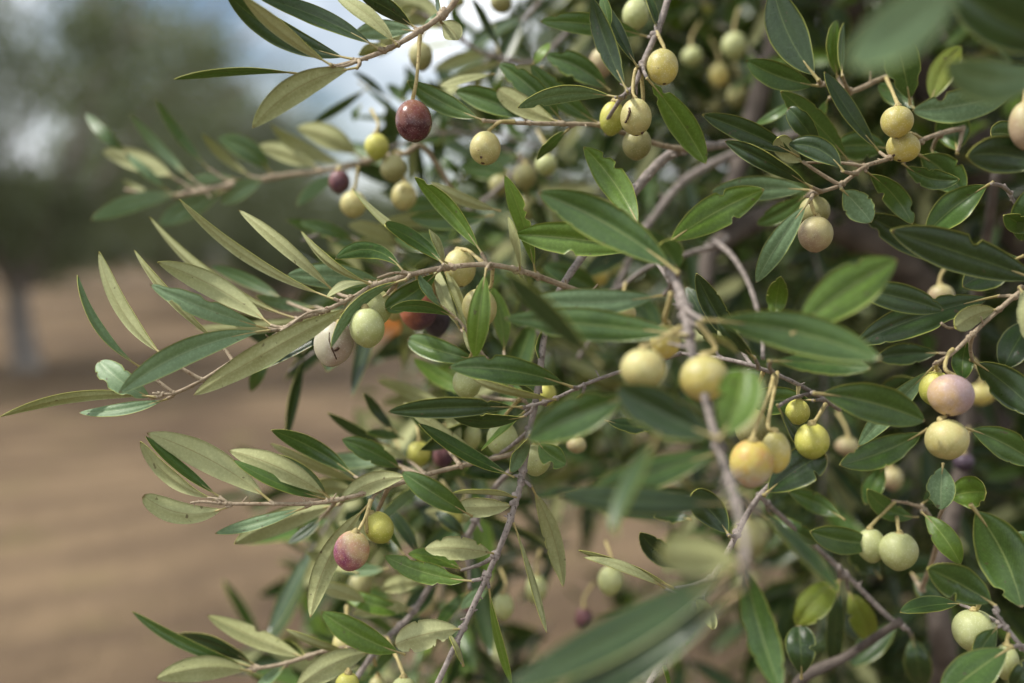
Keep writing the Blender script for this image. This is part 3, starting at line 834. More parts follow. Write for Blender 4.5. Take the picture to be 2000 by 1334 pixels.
# branch E bottom left
branch([(755, 1245, .575, 6), (700, 1262, .565, 5), (640, 1270, .56, 5), (560, 1295, .56, 4.5), (500, 1306, .56, 4), (478, 1308, .56, 3)], [
 (492, 1302, 258, 1194, 22, 'G', -14), (500, 1300, 345, 1240, 28, 'D', 8, {'d': .57}), (604, 1288, 405, 1202, 38, 's', -2, {'bites': ((.5, 1, .4, .04),)}),
 (495, 1312, 305, 1326, 48, 's', 14), (690, 1278, 558, 1230, 15, 'g', -6), (730, 1272, 578, 1345, 50, 's', 12, {'d': .55}),
 (600, 1285, 540, 1250, 14, 'G', 6), (560, 1300, 500, 1345, 22, 'S', 0), (640, 1280, 600, 1345, 30, 'S', 4, {'d': .6})], BARK_TAN)
# ---- twig P (centre)
branch([(1330, 690, .53, 6), (1205, 728, .50, 4.6), (1140, 752, .495, 4.4), (1080, 780, .495, 4), (1020, 797, .495, 4)], [
 (1118, 756, 877, 718, 56, 'G', 13, {'d': .487, 'rnd': .35, 'sg': 1}),
 (1085, 780, 926, 742, 17, 's', -7, {'d': .483}),
 (1020, 795, 758, 804, 40, 'D', 4, {'d': .488, 'rnd': .6, 'bites': ((.21, 1, .3, .02), (.21, -1, .3, .02))}),
 (1028, 812, 884, 814, 28, 'D', -9, {'d': .495, 'rnd': .9}),
 (1140, 765, 1122, 802, 15, 's', 2, {}),
 (1030, 800, 940, 880, 12, 'B', 3, {'d': .505}),
 (1060, 790, 1000, 740, 10, 'G', 2, {'d': .52}),
], BARK_GREY)
# ---- the big leaves round the centre
branch([(1345, 640, .44, 8), (1315, 560, .45, 7), (1300, 520, .46, 7)], [
 (1252, 452, 1140, 287, 58, 'B', 10, {'d': .49, 'bites': ((.78, 1, .4, .03), (.62, 1, .35, .03)), 'rnd': .2}),
 (1262, 490, 1005, 458, 64, 'B', 6, {'d': .48, 'rnd': .3, 'bites': ((.52, -1, .3, .03),)}),
 (1296, 482, 1492, 370, 72, 'B', 8, {'d': .46, 'rnd': .15, 'bites': ((.63, 1, .3, .03), (.63, -1, .3, .03))}),
 (1326, 535, 1052, 376, 82, 'G', 14, {'d': .40, 'dz': .03, 'rnd': .2, 'sg': 1}),
 (1325, 530, 1290, 475, 60, 'G', 3, {'d': .42, 'blunt': True}),
], BARK_GREY)
# ---- foreground blurred branch F
branch([(1300, 515, .42, 8), (1332, 580, .40, 12), (1350, 680, .38, 12), (1378, 780, .36, 11), (1402, 870, .34, 10), (1432, 960, .30, 10), (1455, 1060, .26, 10), (1450, 1130, .25, 7)], [
 (1300, 576, 1022, 586, 56, 'S', -10, {'d': .43, 'rnd': .3}),
 (1345, 655, 985, 622, 66, 'G', 3, {'d': .38, 'dz': .03, 'rnd': .2}),
 (1175, 715, 985, 530, 42, 'D', 0, {'d': .30, 'nonode': 1}),
 (1370, 625, 1720, 702, 82, 'G', 16, {'d': .37, 'dz': -.02}),
 (1405, 858, 1205, 755, 92, 'D', -6, {'d': .315, 'rnd': .1}),
 (1405, 858, 1452, 722, 88, 'B', -10, {'d': .31, 'blunt': True, 'rnd': .1}),
 (1240, 770, 1030, 862, 82, 'G', 8, {'d': .35, 'rnd': .1}),
 (1440, 985, 1090, 965, 56, 'D', -4, {'d': .33}),
 (1420, 880, 1130, 980, 66, 'G', 6, {'d': .34}),
 (1285, 850, 1195, 1040, 36, 'D', 4, {'d': .27, 'rnd': .9}),
 (1450, 1100, 1290, 1082, 80, 's', 6, {'d': .25, 'blunt': True, 'rnd': .1}),
 (1455, 1100, 985, 1350, 80, 'D', -6, {'d': .26, 'rnd': .9, 'dz': -.01}),
 (1455, 1150, 1040, 1410, 84, 'D', -4, {'d': .275, 'rnd': .0}),
 (1450, 1085, 1525, 1350, 66, 'G', -6, {'d': .40, 'rnd': .1}),
 (1545, 655, 1752, 508, 92, 'B', 10, {'d': .37, 'rnd': .1}),
 (1480, 1000, 1640, 1160, 30, 'D', 6, {'d': .36}),
 (1380, 650, 1440, 690, 14, 's', 2, {'d': .38}),
], BARK_GREY)
# ---- twig O / Q / S on the right of F
branch([(1640, 800, .54, 6), (1590, 768, .52, 5), (1540, 742, .50, 5), (1480, 718, .49, 5), (1420, 702, .50, 5), (1330, 690, .53, 4)], [
 (1588, 768, 1806, 822, 76, 'G', 10, {'d': .445, 'rnd': .3, 'sg': -1}),
 (1592, 782, 1452, 790, 56, 'G', 4, {'d': .50, 'rnd': .4}),
 (1452, 690, 1360, 534, 44, 'D', -5, {'d': .50}),
 (1475, 700, 1400, 620, 26, 'D', -3, {'d': .47}),
 (1500, 705, 1700, 720, 44, 'G', 3, {'d': .42}),
 (1512, 632, 1525, 540, 42, 'B', 2, {'d': .53, 'jag': .5, 'rnd': .3}),
 (1518, 790, 1582, 892, 17, 'D', -4, {'d': .47}),
 (1555, 940, 1420, 910, 40, 'G', 3, {'d': .52}),
 (1645, 560, 1842, 606, 56, 'D', 5, {'d': .48, 'nonode': 1}),
 (1600, 640, 1632, 700, 26, 'B', 2, {'d': .5, 'nonode': 1}),
 (1400, 690, 1340, 560, 46, 'D', 4, {'d': .52}),
], BARK_GREY)
branch([(1560, 900, .50, 5), (1500, 950, .49, 6), (1462, 1000, .49, 7), (1415, 1090, .49, 7), (1360, 1180, .49, 7), (1300, 1280, .48, 7), (1262, 1345, .48, 7)], [
 (1492, 968, 1612, 886, 74, 'D', 6, {'d': .465, 'blunt': True, 'rnd': .5}),
 (1425, 1048, 1350, 965, 60, 'D', 6, {'d': .48, 'blunt': True}),
 (1355, 1170, 1390, 1228, 34, 's', 8, {'d': .48}),
 (1320, 1150, 1130, 1075, 16, 's', 4, {'d': .49}),
 (1300, 1150, 1140, 1088, 18, 's', 10, {'d': .495}),
 (1340, 1110, 1250, 1040, 46, 'D', -8, {'d': .53}),
 (1350, 1015, 1278, 1010, 30, 'D', 4, {'d': .56, 'jag': .4}),
 (1360, 1190, 1340, 1260, 24, 'B', 2, {'d': .52}),
 (1290, 1290, 1310, 1345, 10, 'B', 2, {'d': .48}),
 (1180, 820, 1275, 830, 30, 'D', -6, {'d': .52, 'jag': .5, 'nonode': 1}),
], BARK_GREY)
branch([(1480, 965, .56, 6), (1560, 1040, .58, 6), (1650, 1120, .59, 6), (1735, 1205, .59, 6), (1775, 1230, .59, 5)], [
 (1720, 1060, 1582, 1038, 54, 'G', -8, {'d': .55, 'rnd': .4}),
 (1795, 1010, 1694, 955, 40, 'G', -16, {'d': .55, 'rnd': .7}),
 (1645, 1130, 1555, 1222, 60, 'B', 6, {'d': .60, 'rnd': .97}),
 (1655, 1150, 1700, 1256, 50, 'B', 4, {'d': .61, 'rnd': .98}),
 (1640, 1130, 1628, 1312, 34, 'D', 2, {'d': .60}),
 (1565, 1325, 1560, 1222, 58, 'D', 2, {'d': .56, 'blunt': True, 'bites': ((.55, 1, .4, .05),)}),
 (1500, 1000, 1600, 1060, 40, 'G', -6, {'d': .6}),
 (1760, 1215, 1660, 1300, 50, 'D', 4, {'d': .64}),
 (1780, 1240, 1800, 1345, 50, 'D', 2, {'d': .64}),
 (1650, 1015, 1540, 960, 40, 'G', 4, {'d': .56}),
 (1730, 905, 1690, 985, 40, 'G', 2, {'d': .57}),
], BARK_GREY)
# ---- right-hand twigs
branch([(1880, 250, .56, 6), (1810, 270, .53, 5.5), (1740, 308, .51, 5), (1690, 325, .50, 5), (1640, 362, .50, 5), (1590, 378, .50, 4.5), (1575, 385, .50, 3.5)], [
 (1588, 372, 1388, 376, 50, 'S', 6, {'d': .54, 'rnd': .05}),
 (1586, 366, 1416, 276, 34, 'D', 4, {'d': .49}),
 (1560, 305, 1372, 224, 44, 'D', 4, {'d': .50, 'rnd': .5}),
 (1580, 378, 1478, 438, 38, 'G', -4, {'d': .56}),
 (1582, 392, 1477, 552, 44, 'S', 6, {'d': .485, 'rnd': .0}),
 (1642, 368, 1702, 434, 56, 'S', 2, {'d': .49, 'blunt': False, 'rnd': .0}),
 (1690, 334, 1782, 438, 46, 'G', 10, {'d': .50, 'rnd': .9, 'bites': ((.35, 1, .45, .04), (.8, -1, .4, .05))}),
 (1762, 318, 1874, 350, 40, 'G', -14, {'jag': .5, 'd': .51}),
 (1790, 300, 1882, 378, 64, 'G', 8, {'d': .535, 'rnd': .5}),
 (1648, 336, 1540, 282, 46, 'D', 18, {'d': .485}),
 (1570, 318, 1520, 268, 40, 's', -6, {'d': .50, 'blunt': True}),
 (1740, 292, 1630, 288, 58, 'G', 6, {'d': .55, 'rnd': .5}),
 (1660, 318, 1525, 178, 48, 'G', 6, {'d': .54, 'rnd': .8, 'jag': .4}),
 (1600, 300, 1540, 212, 40, 'D', 6, {'d': .52, 'blunt': True}),
 (1565, 190, 1474, 246, 20, 'G', -3, {'d': .56, 'nonode': 1}),
 (1720, 300, 1610, 140, 32, 'D', -5, {'d': .52}),
 (1870, 300, 1850, 215, 64, 'G', 2, {'d': .55, 'rnd': .3}),
 (1820, 290, 1830, 360, 50, 'G', 2, {'d': .56}),
], BARK_TAN, sub=[[(1690, 325, .5, 4), (1640, 318, .5, 3.6), (1572, 318, .5, 3)]])
branch([(1780, 140, .60, 6), (1730, 150, .57, 6), (1660, 180, .55, 6), (1620, 168, .54, 5), (1598, 160, .53, 4)], [
 (1600, 158, 1510, -25, 74, 'D', -14, {'d': .475, 'rnd': .6}),
 (1598, 168, 1458, 118, 50, 'G', -8, {'d': .53, 'rnd': .5, 'sg': 1}),
 (1636, 152, 1634, 40, 30, 'B', -6, {'d': .55}),
 (1645, 150, 1648, 45, 14, 'G', 2, {'d': .53}),
 (1778, 205, 1742, 56, 66, 'G', 4, {'d': .545, 'rnd': .35}),
 (1818, 205, 1878, 90, 52, 'B', 10, {'d': .57, 'rnd': .99}),
 (1790, 215, 1715, 165, 40, 'G', 2, {'d': .56}),
 (1995, 175, 1782, 216, 64, 'S', -8, {'d': .46, 'rnd': .0, 'bites': ((.72, 1, .5, .05),)}),
 (1620, 190, 1590, 260, 20, 'G', 2, {'d': .55}),
], BARK_TAN)
branch([(2120, 40, .36, 10), (2060, 90, .34, 9), (2010, 120, .33, 7)], [
 (2050, 130, 1848, 120, 84, 'S', -34, {'d': .31, 'rnd': .0, 'dz': -.02}),
 (2110, 90, 1860, -30, 110, 'D', -16, {'d': .33, 'rnd': .8}),
 (1890, -60, 1655, 130, 120, 'S', -8, {'d': .19, 'nonode': 1}),
 (2040, 10, 1900, -30, 60, 'D', 4, {'d': .33}),
], BARK_GREY)
branch([(2060, 330, .50, 6), (2010, 420, .5, 5), (1960, 360, .5, 4)], [
 (1940, 356, 1806, 460, 64, 'G', 8, {'d': .48, 'rnd': .5, 'sg': 1}),
 (2045, 330, 1888, 305, 74, 'D', 14, {'d': .43, 'rnd': .2}),
 (2050, 555, 1740, 450, 80, 'D', 2, {'d': .455, 'rnd': .3}),
 (2040, 350, 1995, 470, 60, 'G', 6, {'d': .5}),
 (1860, 520, 1690, 420, 60, 'D', 4, {'d': .53}),
 (2000, 500, 1880, 560, 70, 'D', 4, {'d': .52, 'jag': .3}),
 (2010, 290, 1935, 262, 50, 'G', 12, {'d': .5, 'blunt': True}),
 (2015, 460, 1960, 420, 40, 'G', 4, {'d': .5}),
], BARK_GREY)
branch([(2060, 540, .49, 7), (2000, 566, .485, 6), (1950, 606, .48, 5.5), (1900, 652, .48, 5), (1860, 690, .48, 4.5), (1822, 712, .48, 3)], [
 (1952, 578, 1670, 672, 66, 'D', 10, {'d': .50, 'rnd': .9, 'jag': .35, 'sg': 1}),
 (1950, 604, 1866, 640, 40, 's', 8, {'d': .478, 'rnd': .3, 'blunt': True}),
 (1990, 560, 2000, 660, 44, 's', 14, {'d': .465, 'jag': .4}),
 (1826, 714, 1676, 872, 44, 'S', 4, {'d': .49, 'rnd': .0, 'sg': -1}),
 (1890, 660, 1880, 742, 42, 'G', 4, {'d': .495}),
 (1896, 702, 2030, 812, 70, 'D', 6, {'d': .50, 'jag': .4, 'rnd': .8}),
 (1885, 836, 2030, 910, 60, 'G', 8, {'d': .49, 'jag': .35, 'rnd': .6}),
 (1812, 838, 1640, 908, 60, 'G', -8, {'d': .53, 'jag': .4, 'rnd': .5}),
 (1840, 690, 1710, 700, 44, 'D', 4, {'d': .54}),
 (2020, 620, 1960, 720, 60, 'D', 4, {'d': .54}),
 (1800, 740, 1720, 790, 60, 'D', 4, {'d': .57}),
], BARK_TAN, sub=[[(1870, 640, .477, 2), (1852, 640, .476, 3), (1838, 631, .475, 4)]])
branch([(1800, 1150, .60, 6), (1830, 1060, .56, 5), (1810, 1000, .55, 5), (1780, 985, .55, 4), (1740, 978, .55, 3)], [
 (1842, 905, 1838, 996, 54, 'S', 2, {'d': .51, 'rnd': .0, 'jag': .4}),
 (1848, 975, 1926, 962, 64, 'B', 6, {'d': .52, 'rnd': .4, 'blunt': True}),
 (1800, 1000, 1876, 1102, 46, 'B', 6, {'d': .53, 'rnd': .4}),
 (1800, 985, 1860, 950, 36, 'D', 2, {'d': .56}),
 (1895, 985, 1996, 1186, 100, 'G', 14, {'d': .47, 'rnd': .45, 'bites': ((.75, -1, .35, .04), (.82, 1, .3, .03))}),
 (2030, 1100, 1985, 1040, 60, 'G', 2, {'d': .5}),
 (1720, 1130, 1660, 1060, 60, 'D', 2, {'d': .62}), (1780, 1120, 1850, 1180, 60, 'D', 2, {'d': .62}),
], BARK_TAN)
branch([(2060, 1330, .47, 7), (2000, 1268, .46, 6), (1965, 1225, .46, 5), (1940, 1190, .46, 4)], [
 (1946, 1184, 1811, 1110, 72, 'G', 4, {'d': .46, 'rnd': .1}),
 (1880, 1180, 1758, 1196, 32, 'D', 6, {'d': .50, 'rnd': .8}),
 (1978, 1262, 1838, 1365, 76, 'G', 4, {'d': .44, 'rnd': .4}),
 (1950, 1222, 1905, 1295, 40, 'G', 4, {'d': .46}),
 (2020, 1290, 1980, 1345, 40, 'D', 2, {'d': .45}),
], BARK_GREY)

# ------------------------------------------------------------------ filler foliage of the same crown, behind the catalogued twigs
rg = random.Random(77)
def dens(x, y):
    """how thick the crown stands behind pixel (x, y) of the photo's view of it"""
    if x < 560: return 0
    v = 0
    # right mass
    v = max(v, min(1, (x - 1080) / 260))
    # centre, above the soil gap
    if 380 < y < 800: v = max(v, min(.75, (x - 720) / 400))
    if y >= 800: v = min(v if x > 1500 else 9, max(.22, .34 + (x - 1480) / 300)) if x > 950 else .30 * (x > 710)
    if y < 380: v = max(0, min(1, (x - 1010) / 130))
    return max(0, min(1, v))
fol = {'near': MB(), 'mid': MB()}
twg = MB()
cnt = 0
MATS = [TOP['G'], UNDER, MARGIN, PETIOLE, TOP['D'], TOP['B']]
def sprig(p0, dirv, ln, nl, mbx, leafl):
    global cnt
    pts = [(p0, .0016), (p0 + dirv * ln * .5 + Vector((0, 0, -.04 * ln)), .0012), (p0 + dirv * ln + Vector((0, 0, -.12 * ln)), .0007)]
    tube(twg, pts, 5, 3, .05, 0, .5, cnt)
    a = dirv.cross(Vector((rg.gauss(0, 1), rg.gauss(0, 1), rg.gauss(0, 1)))).normalized()
    b = dirv.cross(a).normalized()
    for k in range(nl):
        t = (k // 2 + .6) / (nl / 2)
        base = p0 + dirv * ln * t + Vector((0, 0, -.12 * ln * t * t))
        sg = 1 if k % 2 else -1
        ax_ = a if (k // 2) % 2 else b
        ld = (dirv * .75 + ax_ * sg * rg.uniform(.6, 1) + Vector((0, 0, rg.uniform(-.3, .25)))).normalized()
        l = leafl * rg.uniform(.75, 1.25)
        P1 = base + ld * l
        PM = base + ld * l * .5 + Vector((0, 0, rg.uniform(.02, .12) * l))
        n0 = len(mbx.m)
        leaf_geo(mbx, base, PM, P1, l * rg.uniform(.19, .26), rg.uniform(-1.3, 1.3), rg.random() < .14, rg.random() * .92, N=7, M=2, camber=.2, seed=cnt * 3 + k, petiole=False)
        mk = rg.random()
        rep = 4 if mk < .8 else (5 if mk > .96 else 0)  # mostly the dark leaf: shade inside the crown put into leaf colour
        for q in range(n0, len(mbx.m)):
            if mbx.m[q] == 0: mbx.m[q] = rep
        cnt += 1
tries = 0; made = 0
while made < 900 and tries < 9000:
    tries += 1
    x = rg.uniform(600, 2350); y = rg.uniform(-350, 1650)
    if rg.random() > dens(min(x, 1999), min(max(y, 0), 1333)): continue
    d = rg.uniform(.68, 2.1)
    if x < 1080: d = min(d, rg.uniform(.74, 1.2))
    elif d < .9: d += .22
    p = P(x, y, d)
    dv = Vector((rg.uniform(-1, .3), rg.gauss(-.2, .6), rg.uniform(-.8, .5))).normalized()
    sprig(p, dv, rg.uniform(.09, .17), rg.choice((8, 10, 12)), fol['mid'], .062)
    made += 1
# unseen outer crown above and right of the camera, added to shade the right
made = 0
while made < 950:
    p = Vector((rg.uniform(.12, 2.8), rg.uniform(-1.3, 4.6), rg.uniform(1.6, 3.9)))
    if p.x < .3 and p.z < 1.9: continue
    q = CM.inverted() @ p
    if q.z < 0:
        X = CX + FPX * q.x / -q.z; Y = CY - FPX * q.y / -q.z
        if -80 < X < 2080 and -60 < Y < 1400: continue
    dv = Vector((rg.gauss(0, 1), rg.gauss(0, 1), rg.gauss(-.2, .6))).normalized()
    sprig(p, dv, rg.uniform(.14, .24), 12, fol['near'], .10); made += 1
made = 0
while made < 170:  # more unseen sprigs overhead, placed to keep the sun off the right
    p = Vector((rg.uniform(-.12, .9), rg.uniform(-.3, 1.3), rg.uniform(1.80, 2.5)))
    if p.x < .1 and p.z < 1.95: continue
    q = CM.inverted() @ p
    if q.z < 0 and -FPX * q.y / -q.z + CY > -90: continue
    dv = Vector((rg.gauss(0, 1), rg.gauss(0, 1), rg.gauss(0, .3))).normalized()
    sprig(p, dv, rg.uniform(.12, .18), 12, fol['near'], .08); made += 1
# the deep inside of the crown: dense leaves 1.6 to 4 m away
made = 0
dm = MB(); V = []; F = []; U = []; RD = []; MI = []
while made < 430:
    x = rg.uniform(820, 2700); y = rg.uniform(-500, 1500)
    dd = rg.uniform(1.7, 3.9)
    k = dens(min(x, 1999), min(max(y, 0), 1333))
    if k < .55 or (y > 1120 and x < 1900): continue
    if y > 850 and x < 1560: continue
    c0 = P(x, y, dd)
    if c0.z < .25: continue
    for q in range(150):
        p = c0 + Vector((rg.gauss(0, .11), rg.gauss(0, .14), rg.gauss(0, .11)))
        axv = Vector((rg.gauss(0, 1), rg.gauss(0, 1), rg.gauss(-.2, .7))).normalized()
        sdv = axv.cross(Vector((rg.gauss(0, 1), rg.gauss(0, 1), rg.gauss(0, 1)))).normalized()
        l = rg.uniform(.05, .085); wd = l * .11
        nrm = axv.cross(sdv) * l * .06
        o = len(V)
        V += [p, p + axv * l * .5 + sdv * wd + nrm, p + axv * l, p + axv * l * .5 - sdv * wd + nrm, p + axv * l * .5 - nrm * .5]
        U += [(.5, .1), (.95, .5), (.5, .9), (.05, .5), (.5, .5)]
        F += [(o, o + 1, o + 4), (o + 1, o + 2, o + 4), (o + 2, o + 3, o + 4), (o + 3, o, o + 4)]
        RD += [rg.random() * .9] * 5; mi = 4 if rg.random() < .93 else (0 if rg.random() < .6 else 1); MI += [mi] * 4  # nearly all dark leaf material, so the inner shade is painted in
    made += 1
dm.v = [tuple(p) for p in V]; dm.f = F; dm.uv = U; dm.rnd = RD; dm.m = MI
tag(dm.build('inner_foliage', MATS, TREE, origin=T0), 'inner mass of leaves deep in the crown, its shade painted as dark leaf colour', kind='stuff')
fo = MB(); fo = fol['mid']
for k in ('near',):
    src = fol[k]; off = len(fo.v)
    fo.v += src.v; fo.uv += src.uv; fo.rnd += src.rnd; fo.m += src.m
    fo.f += [tuple(i + off for i in f) for f in src.f]
tag(fo.build('foliage', MATS, TREE, origin=T0), 'blurred mass of inner leaves behind the sharp twigs, with unseen outer crown added overhead for shade', kind='stuff')
tag(twg.build('twigs', [BARK_GREY], TREE, origin=T0), kind='stuff')
print('filler leaves', cnt, 'leaf parts', LEAFCOUNT[0])

# ------------------------------------------------------------------ olives
def olive(x, y, rx, ry, d, kind, label, stalk=None, tilt=(0, 0), cat='olive', group='olives hanging on the near tree'):
    seed = int(x * 13 + y * 7)
    rg = random.Random(seed)
    c = P(x, y, d)
    R1 = rx * .97 * d / FPX; R2 = ry * 1.03 * d / FPX
    e = empty('olive', c); e['_org'] = tuple(c)
    tag(e, label, cat, group)
    # long axis: hangs down, tipped sideways and towards / away from the camera
    ax = (Vector((0, 0, -1)) + Vector((tilt[0] + rg.uniform(-.12, .12), tilt[1] + rg.uniform(-.25, .1), 0))).normalized()
    a = ax.cross(Vector((0, 1, 0))).normalized(); b = ax.cross(a).normalized()
    mb = MB(); vs = []; uv = []; fs = []; ms = []
    NL, NS = 26, 36
    l1, l2, l3 = rg.uniform(-.06, .06), rg.uniform(-.035, .035), rg.uniform(0, 6)
    for i in range(NL + 1):
        th = math.pi * i / NL
        for j in range(NS):
            ph = 2 * math.pi * j / NS
            n = a * math.sin(th) * math.cos(ph) + b * math.sin(th) * math.sin(ph) + ax * -math.cos(th)
            rr = R1 * math.sin(th) * (1 + l1 * math.cos(th) + l2 * math.cos(2 * ph + l3))
            k = -math.cos(th)
            zz = R2 * k * (1 + .0 * k)
            if k < -.93: zz += R2 * .10 * ((-.93 - k) / .07)     # dimple at the stalk
            if k > .9: zz += R2 * .05 * (k - .9) / .1
            p = c + (a * math.cos(ph) + b * math.sin(ph)) * rr + ax * zz
            vs.append(p); uv.append((j / NS, i / NL))
    for i in range(NL):
        for j in range(NS):
            j2 = (j + 1) % NS
            fs.append((i * NS + j, (i + 1) * NS + j, (i + 1) * NS + j2, i * NS + j2))
            ms.append(1 if i >= NL - 1 else 0)
    mb.add(vs, fs, ms, uv, rg.random())
    mb.build('flesh', [OM[kind], SCAR], e, origin=c)
    top = c - ax * R2 * .90
    # stalk
    if stalk is None:
        cand = [(math.hypot(bx - x, by - (y - ry - 25)) + abs(bd - d) * 500, bx, by, bd) for (bx, by, bd) in ALLB if by < y - ry * .8]
        cand.sort()
        if cand and cand[0][0] < 85:
            _, bx, by, bd = cand[0]
            my = min(y - ry - 8, by + (y - ry - by) * .55)
            stalk = [(x + (bx - x) * .35, my, (d * .6 + bd * .4)), (bx, by, bd)]
        else:
            stalk = [(x + rg.uniform(-5, 5), y - ry - 20, d + .004), (x + rg.uniform(-20, 20), y - ry - 48, d + .02)]
    pts = [(top - ax * -.0006, .0021), (top - ax * .0006, .0022), (top - ax * .0014, .0012)] + [(P(*s_), .0009) for s_ in stalk[:-1]] + [(P(*stalk[-1]), .0012)]
    mb = MB(); tube(mb, pts, 8, 5, .10, 0, .5, seed); mb.build('stalk', [STALK], e, origin=top)
    return e

def o_(*a, **k): return olive(*a, **k)
def mark(e, x, y, rx, d, pts, rad=.0006):
    """dry scar or speck on the skin facing the viewer; pts are pixels"""
    mb = MB(); W = []
    Rr = rx * d / FPX
    for (px_, py_) in pts:
        r2 = min(.95, ((px_ - x) ** 2 + (py_ - y) ** 2) / rx ** 2)
        W.append((P(px_, py_, d - Rr * math.sqrt(1 - r2) + .0001), rad))
    W = [(W[0][0], rad * .5)] + [(W[0][0].lerp(W[-1][0], .12) if len(W) > 1 else W[0][0], rad)] + W[1:]
    tube(mb, W, 8, 4, .35, 0, .5, int(x))
    q = mb.build('blemish', [SCAR], e, origin=W[0][0])
    return q
q1 = o_(808, 236, 37, 42, .485, 'red', 'ripe wine-red olive hanging alone on a long knobbly stalk against the sky', [(812, 165, .486), (817, 120, .487), (820, 66, .49)], (0, -.25))
mark(q1, 808, 236, 37, .485, [(803, 206), (806, 209)], .0009); mark(q1, 808, 236, 37, .485, [(799, 262), (806, 266), (812, 263)], .0007)
q1 = o_(652, 671, 40, 43, .50, 'grey', 'grey-cream olive with a cracked dark scar, lowest of the cluster under the main twig', [(664, 628, .49), (690, 588, .492), (722, 560, .50)], (-.1, -.3))
mark(q1, 652, 671, 40, .50, [(647, 634), (644, 648), (643, 664), (648, 680), (654, 694), (658, 703)], .00035); mark(q1, 652, 671, 40, .50, [(656, 680), (659, 684)], .0012)
o_(717, 639, 36, 38, .487, 'green', 'smooth pale green olive in front of its neighbour under the main twig', [(706, 602, .495), (722, 566, .50)], (.1, -.1))
o_(732, 600, 34, 36, .515, 'green', 'yellowish olive tucked behind the smooth pale green one under the main twig', [(722, 562, .51), (728, 556, .50)])
o_(898, 523, 33, 36, .53, 'cream', 'cream olive crossed by the grey main twig', [(915, 490, .52), (945, 515, .502)], (.1, -.1))
o_(936, 602, 36, 38, .515, 'cream', 'cream olive half hidden behind a bright green hanging leaf', [(958, 560, .51), (962, 525, .505)])
o_(818, 603, 37, 40, .56, 'brown', 'brown-purple olive behind the dark narrow leaf, left of a violet one')
o_(852, 620, 29, 37, .58, 'violet', 'dark violet olive touching the brown-purple one')
o_(770, 602, 20, 24, .60, 'cream', 'small cream olive peeping out right of the pale green cluster')
q1 = o_(948, 289, 31, 33, .52, 'cream', 'cream olive with a brown tip hanging from an arched stalk above the centre', [(958, 252, .522), (978, 238, .522), (1006, 238, .525)], (-.15, -.5))
mark(q1, 948, 289, 31, .52, [(938, 305), (941, 308)], .0007)
o_(822, 110, 24, 28, .62, 'dull', 'dull green olive behind the long stalk of the wine-red one')
o_(736, 287, 24, 25, .62, 'lime', 'blurred green olive, topmost of three against the sky at left')
o_(768, 328, 26, 26, .625, 'dull', 'blurred green and brown olive, middle one of three against the sky at left')
o_(789, 383, 25, 27, .64, 'cream', 'blurred cream olive, lowest of three against the sky at left')
o_(663, 355, 22, 22, .63, 'plum', 'blurred purple olive directly above a cream one at left')
o_(690, 399, 26, 25, .625, 'cream', 'blurred cream olive directly below the purple one at left', [(695, 360, .625), (700, 325, .62)])
o_(978, 2, 22, 22, .66, 'dull', 'green olive cut by the top edge above the sky gap')
o_(895, 2, 14, 12, .70, 'dull', 'small dark olive cut by the top edge beside the brown twig')
o_(1242, 27, 27, 30, .58, 'green', 'pale green olive near the top edge, left of the grey twig')
o_(1294, 131, 32, 35, .52, 'yellow', 'large yellow olive beside the grey twig at the top', [(1298, 95, .522), (1282, 62, .528)], (.1, -.3))
o_(1196, 231, 25, 32, .53, 'lime', 'yellow-green olive on the left of the cluster of three below the grey twig', [(1210, 196, .52), (1222, 188, .515)])
q1 = o_(1242, 228, 31, 35, .50, 'cream', 'smooth cream olive in front of the cluster of three below the grey twig', [(1236, 180, .505), (1240, 140, .51), (1250, 130, .52)], (0, -.2))
mark(q1, 1242, 228, 31, .50, [(1229, 200), (1230, 215), (1227, 228), (1221, 240)], .0005); mark(q1, 1242, 228, 31, .50, [(1250, 256), (1256, 260)], .0008)
o_(1244, 281, 29, 30, .53, 'dull', 'shaded olive at the bottom of the cluster of three below the grey twig', [(1256, 200, .53), (1252, 140, .525)])
o_(1176, 122, 26, 28, .64, 'tan', 'blurred peach-coloured olive between the dark leaf and the broad green ones')
o_(1434, 90, 26, 26, .78, 'green', 'blurred pale olive hanging just above the horizontal twig at upper right')
o_(1352, 110, 21, 19, .80, 'green', 'blurred pale olive right of the large yellow one, above the twig')
o_(1405, 146, 20, 22, .84, 'yellow', 'blurred golden olive hanging just below the horizontal twig')
o_(1441, 187, 22, 22, .86, 'dull', 'blurred ochre olive left of the thick pinkish limb')
o_(1396, 206, 16, 16, .95, 'dull', 'small faint olive lowest of those left of the thick pinkish limb')
o_(1376, 17, 16, 15, .95, 'lime', 'small faint olive at the top edge over the horizontal twig')
o_(1495, 38, 14, 18, .95, 'dull', 'small faint olive at the top edge beside the large dark leaf')
o_(1067, 322, 22, 20, .66, 'green', 'blurred pale green olive below the shaded nibbled leaf, left of the upright bitten leaf')
o_(1025, 345, 24, 24, .68, 'dull', 'blurred greenish olive beside the pinkish stem above the centre')
o_(975, 362, 20, 20, .70, 'dull', 'blurred ochre olive left of the pinkish stem above the centre')
o_(1030, 405, 22, 24, .72, 'dull', 'blurred dim olive behind the upright leaf above the centre')
o_(1168, 537, 22, 22, .72, 'yellow', 'blurred yellow olive behind the fork of the grey stem')
o_(1194, 512, 24, 26, .74, 'green', 'blurred pale olive up against the yellow one behind the fork')
o_(1752, 238, 31, 30, .50, 'yellow', 'yellow olive, upper of a pair below the grey-green nibbled leaf at upper right')
q1 = o_(1764, 288, 33, 27, .51, 'yellow', 'yellow olive with a brown speck, lower of a pair at upper right', [(1785, 262, .52), (1800, 272, .53)], (-.5, -.4))
mark(q1, 1764, 288, 31, .51, [(1744, 302), (1747, 305)], .0007)
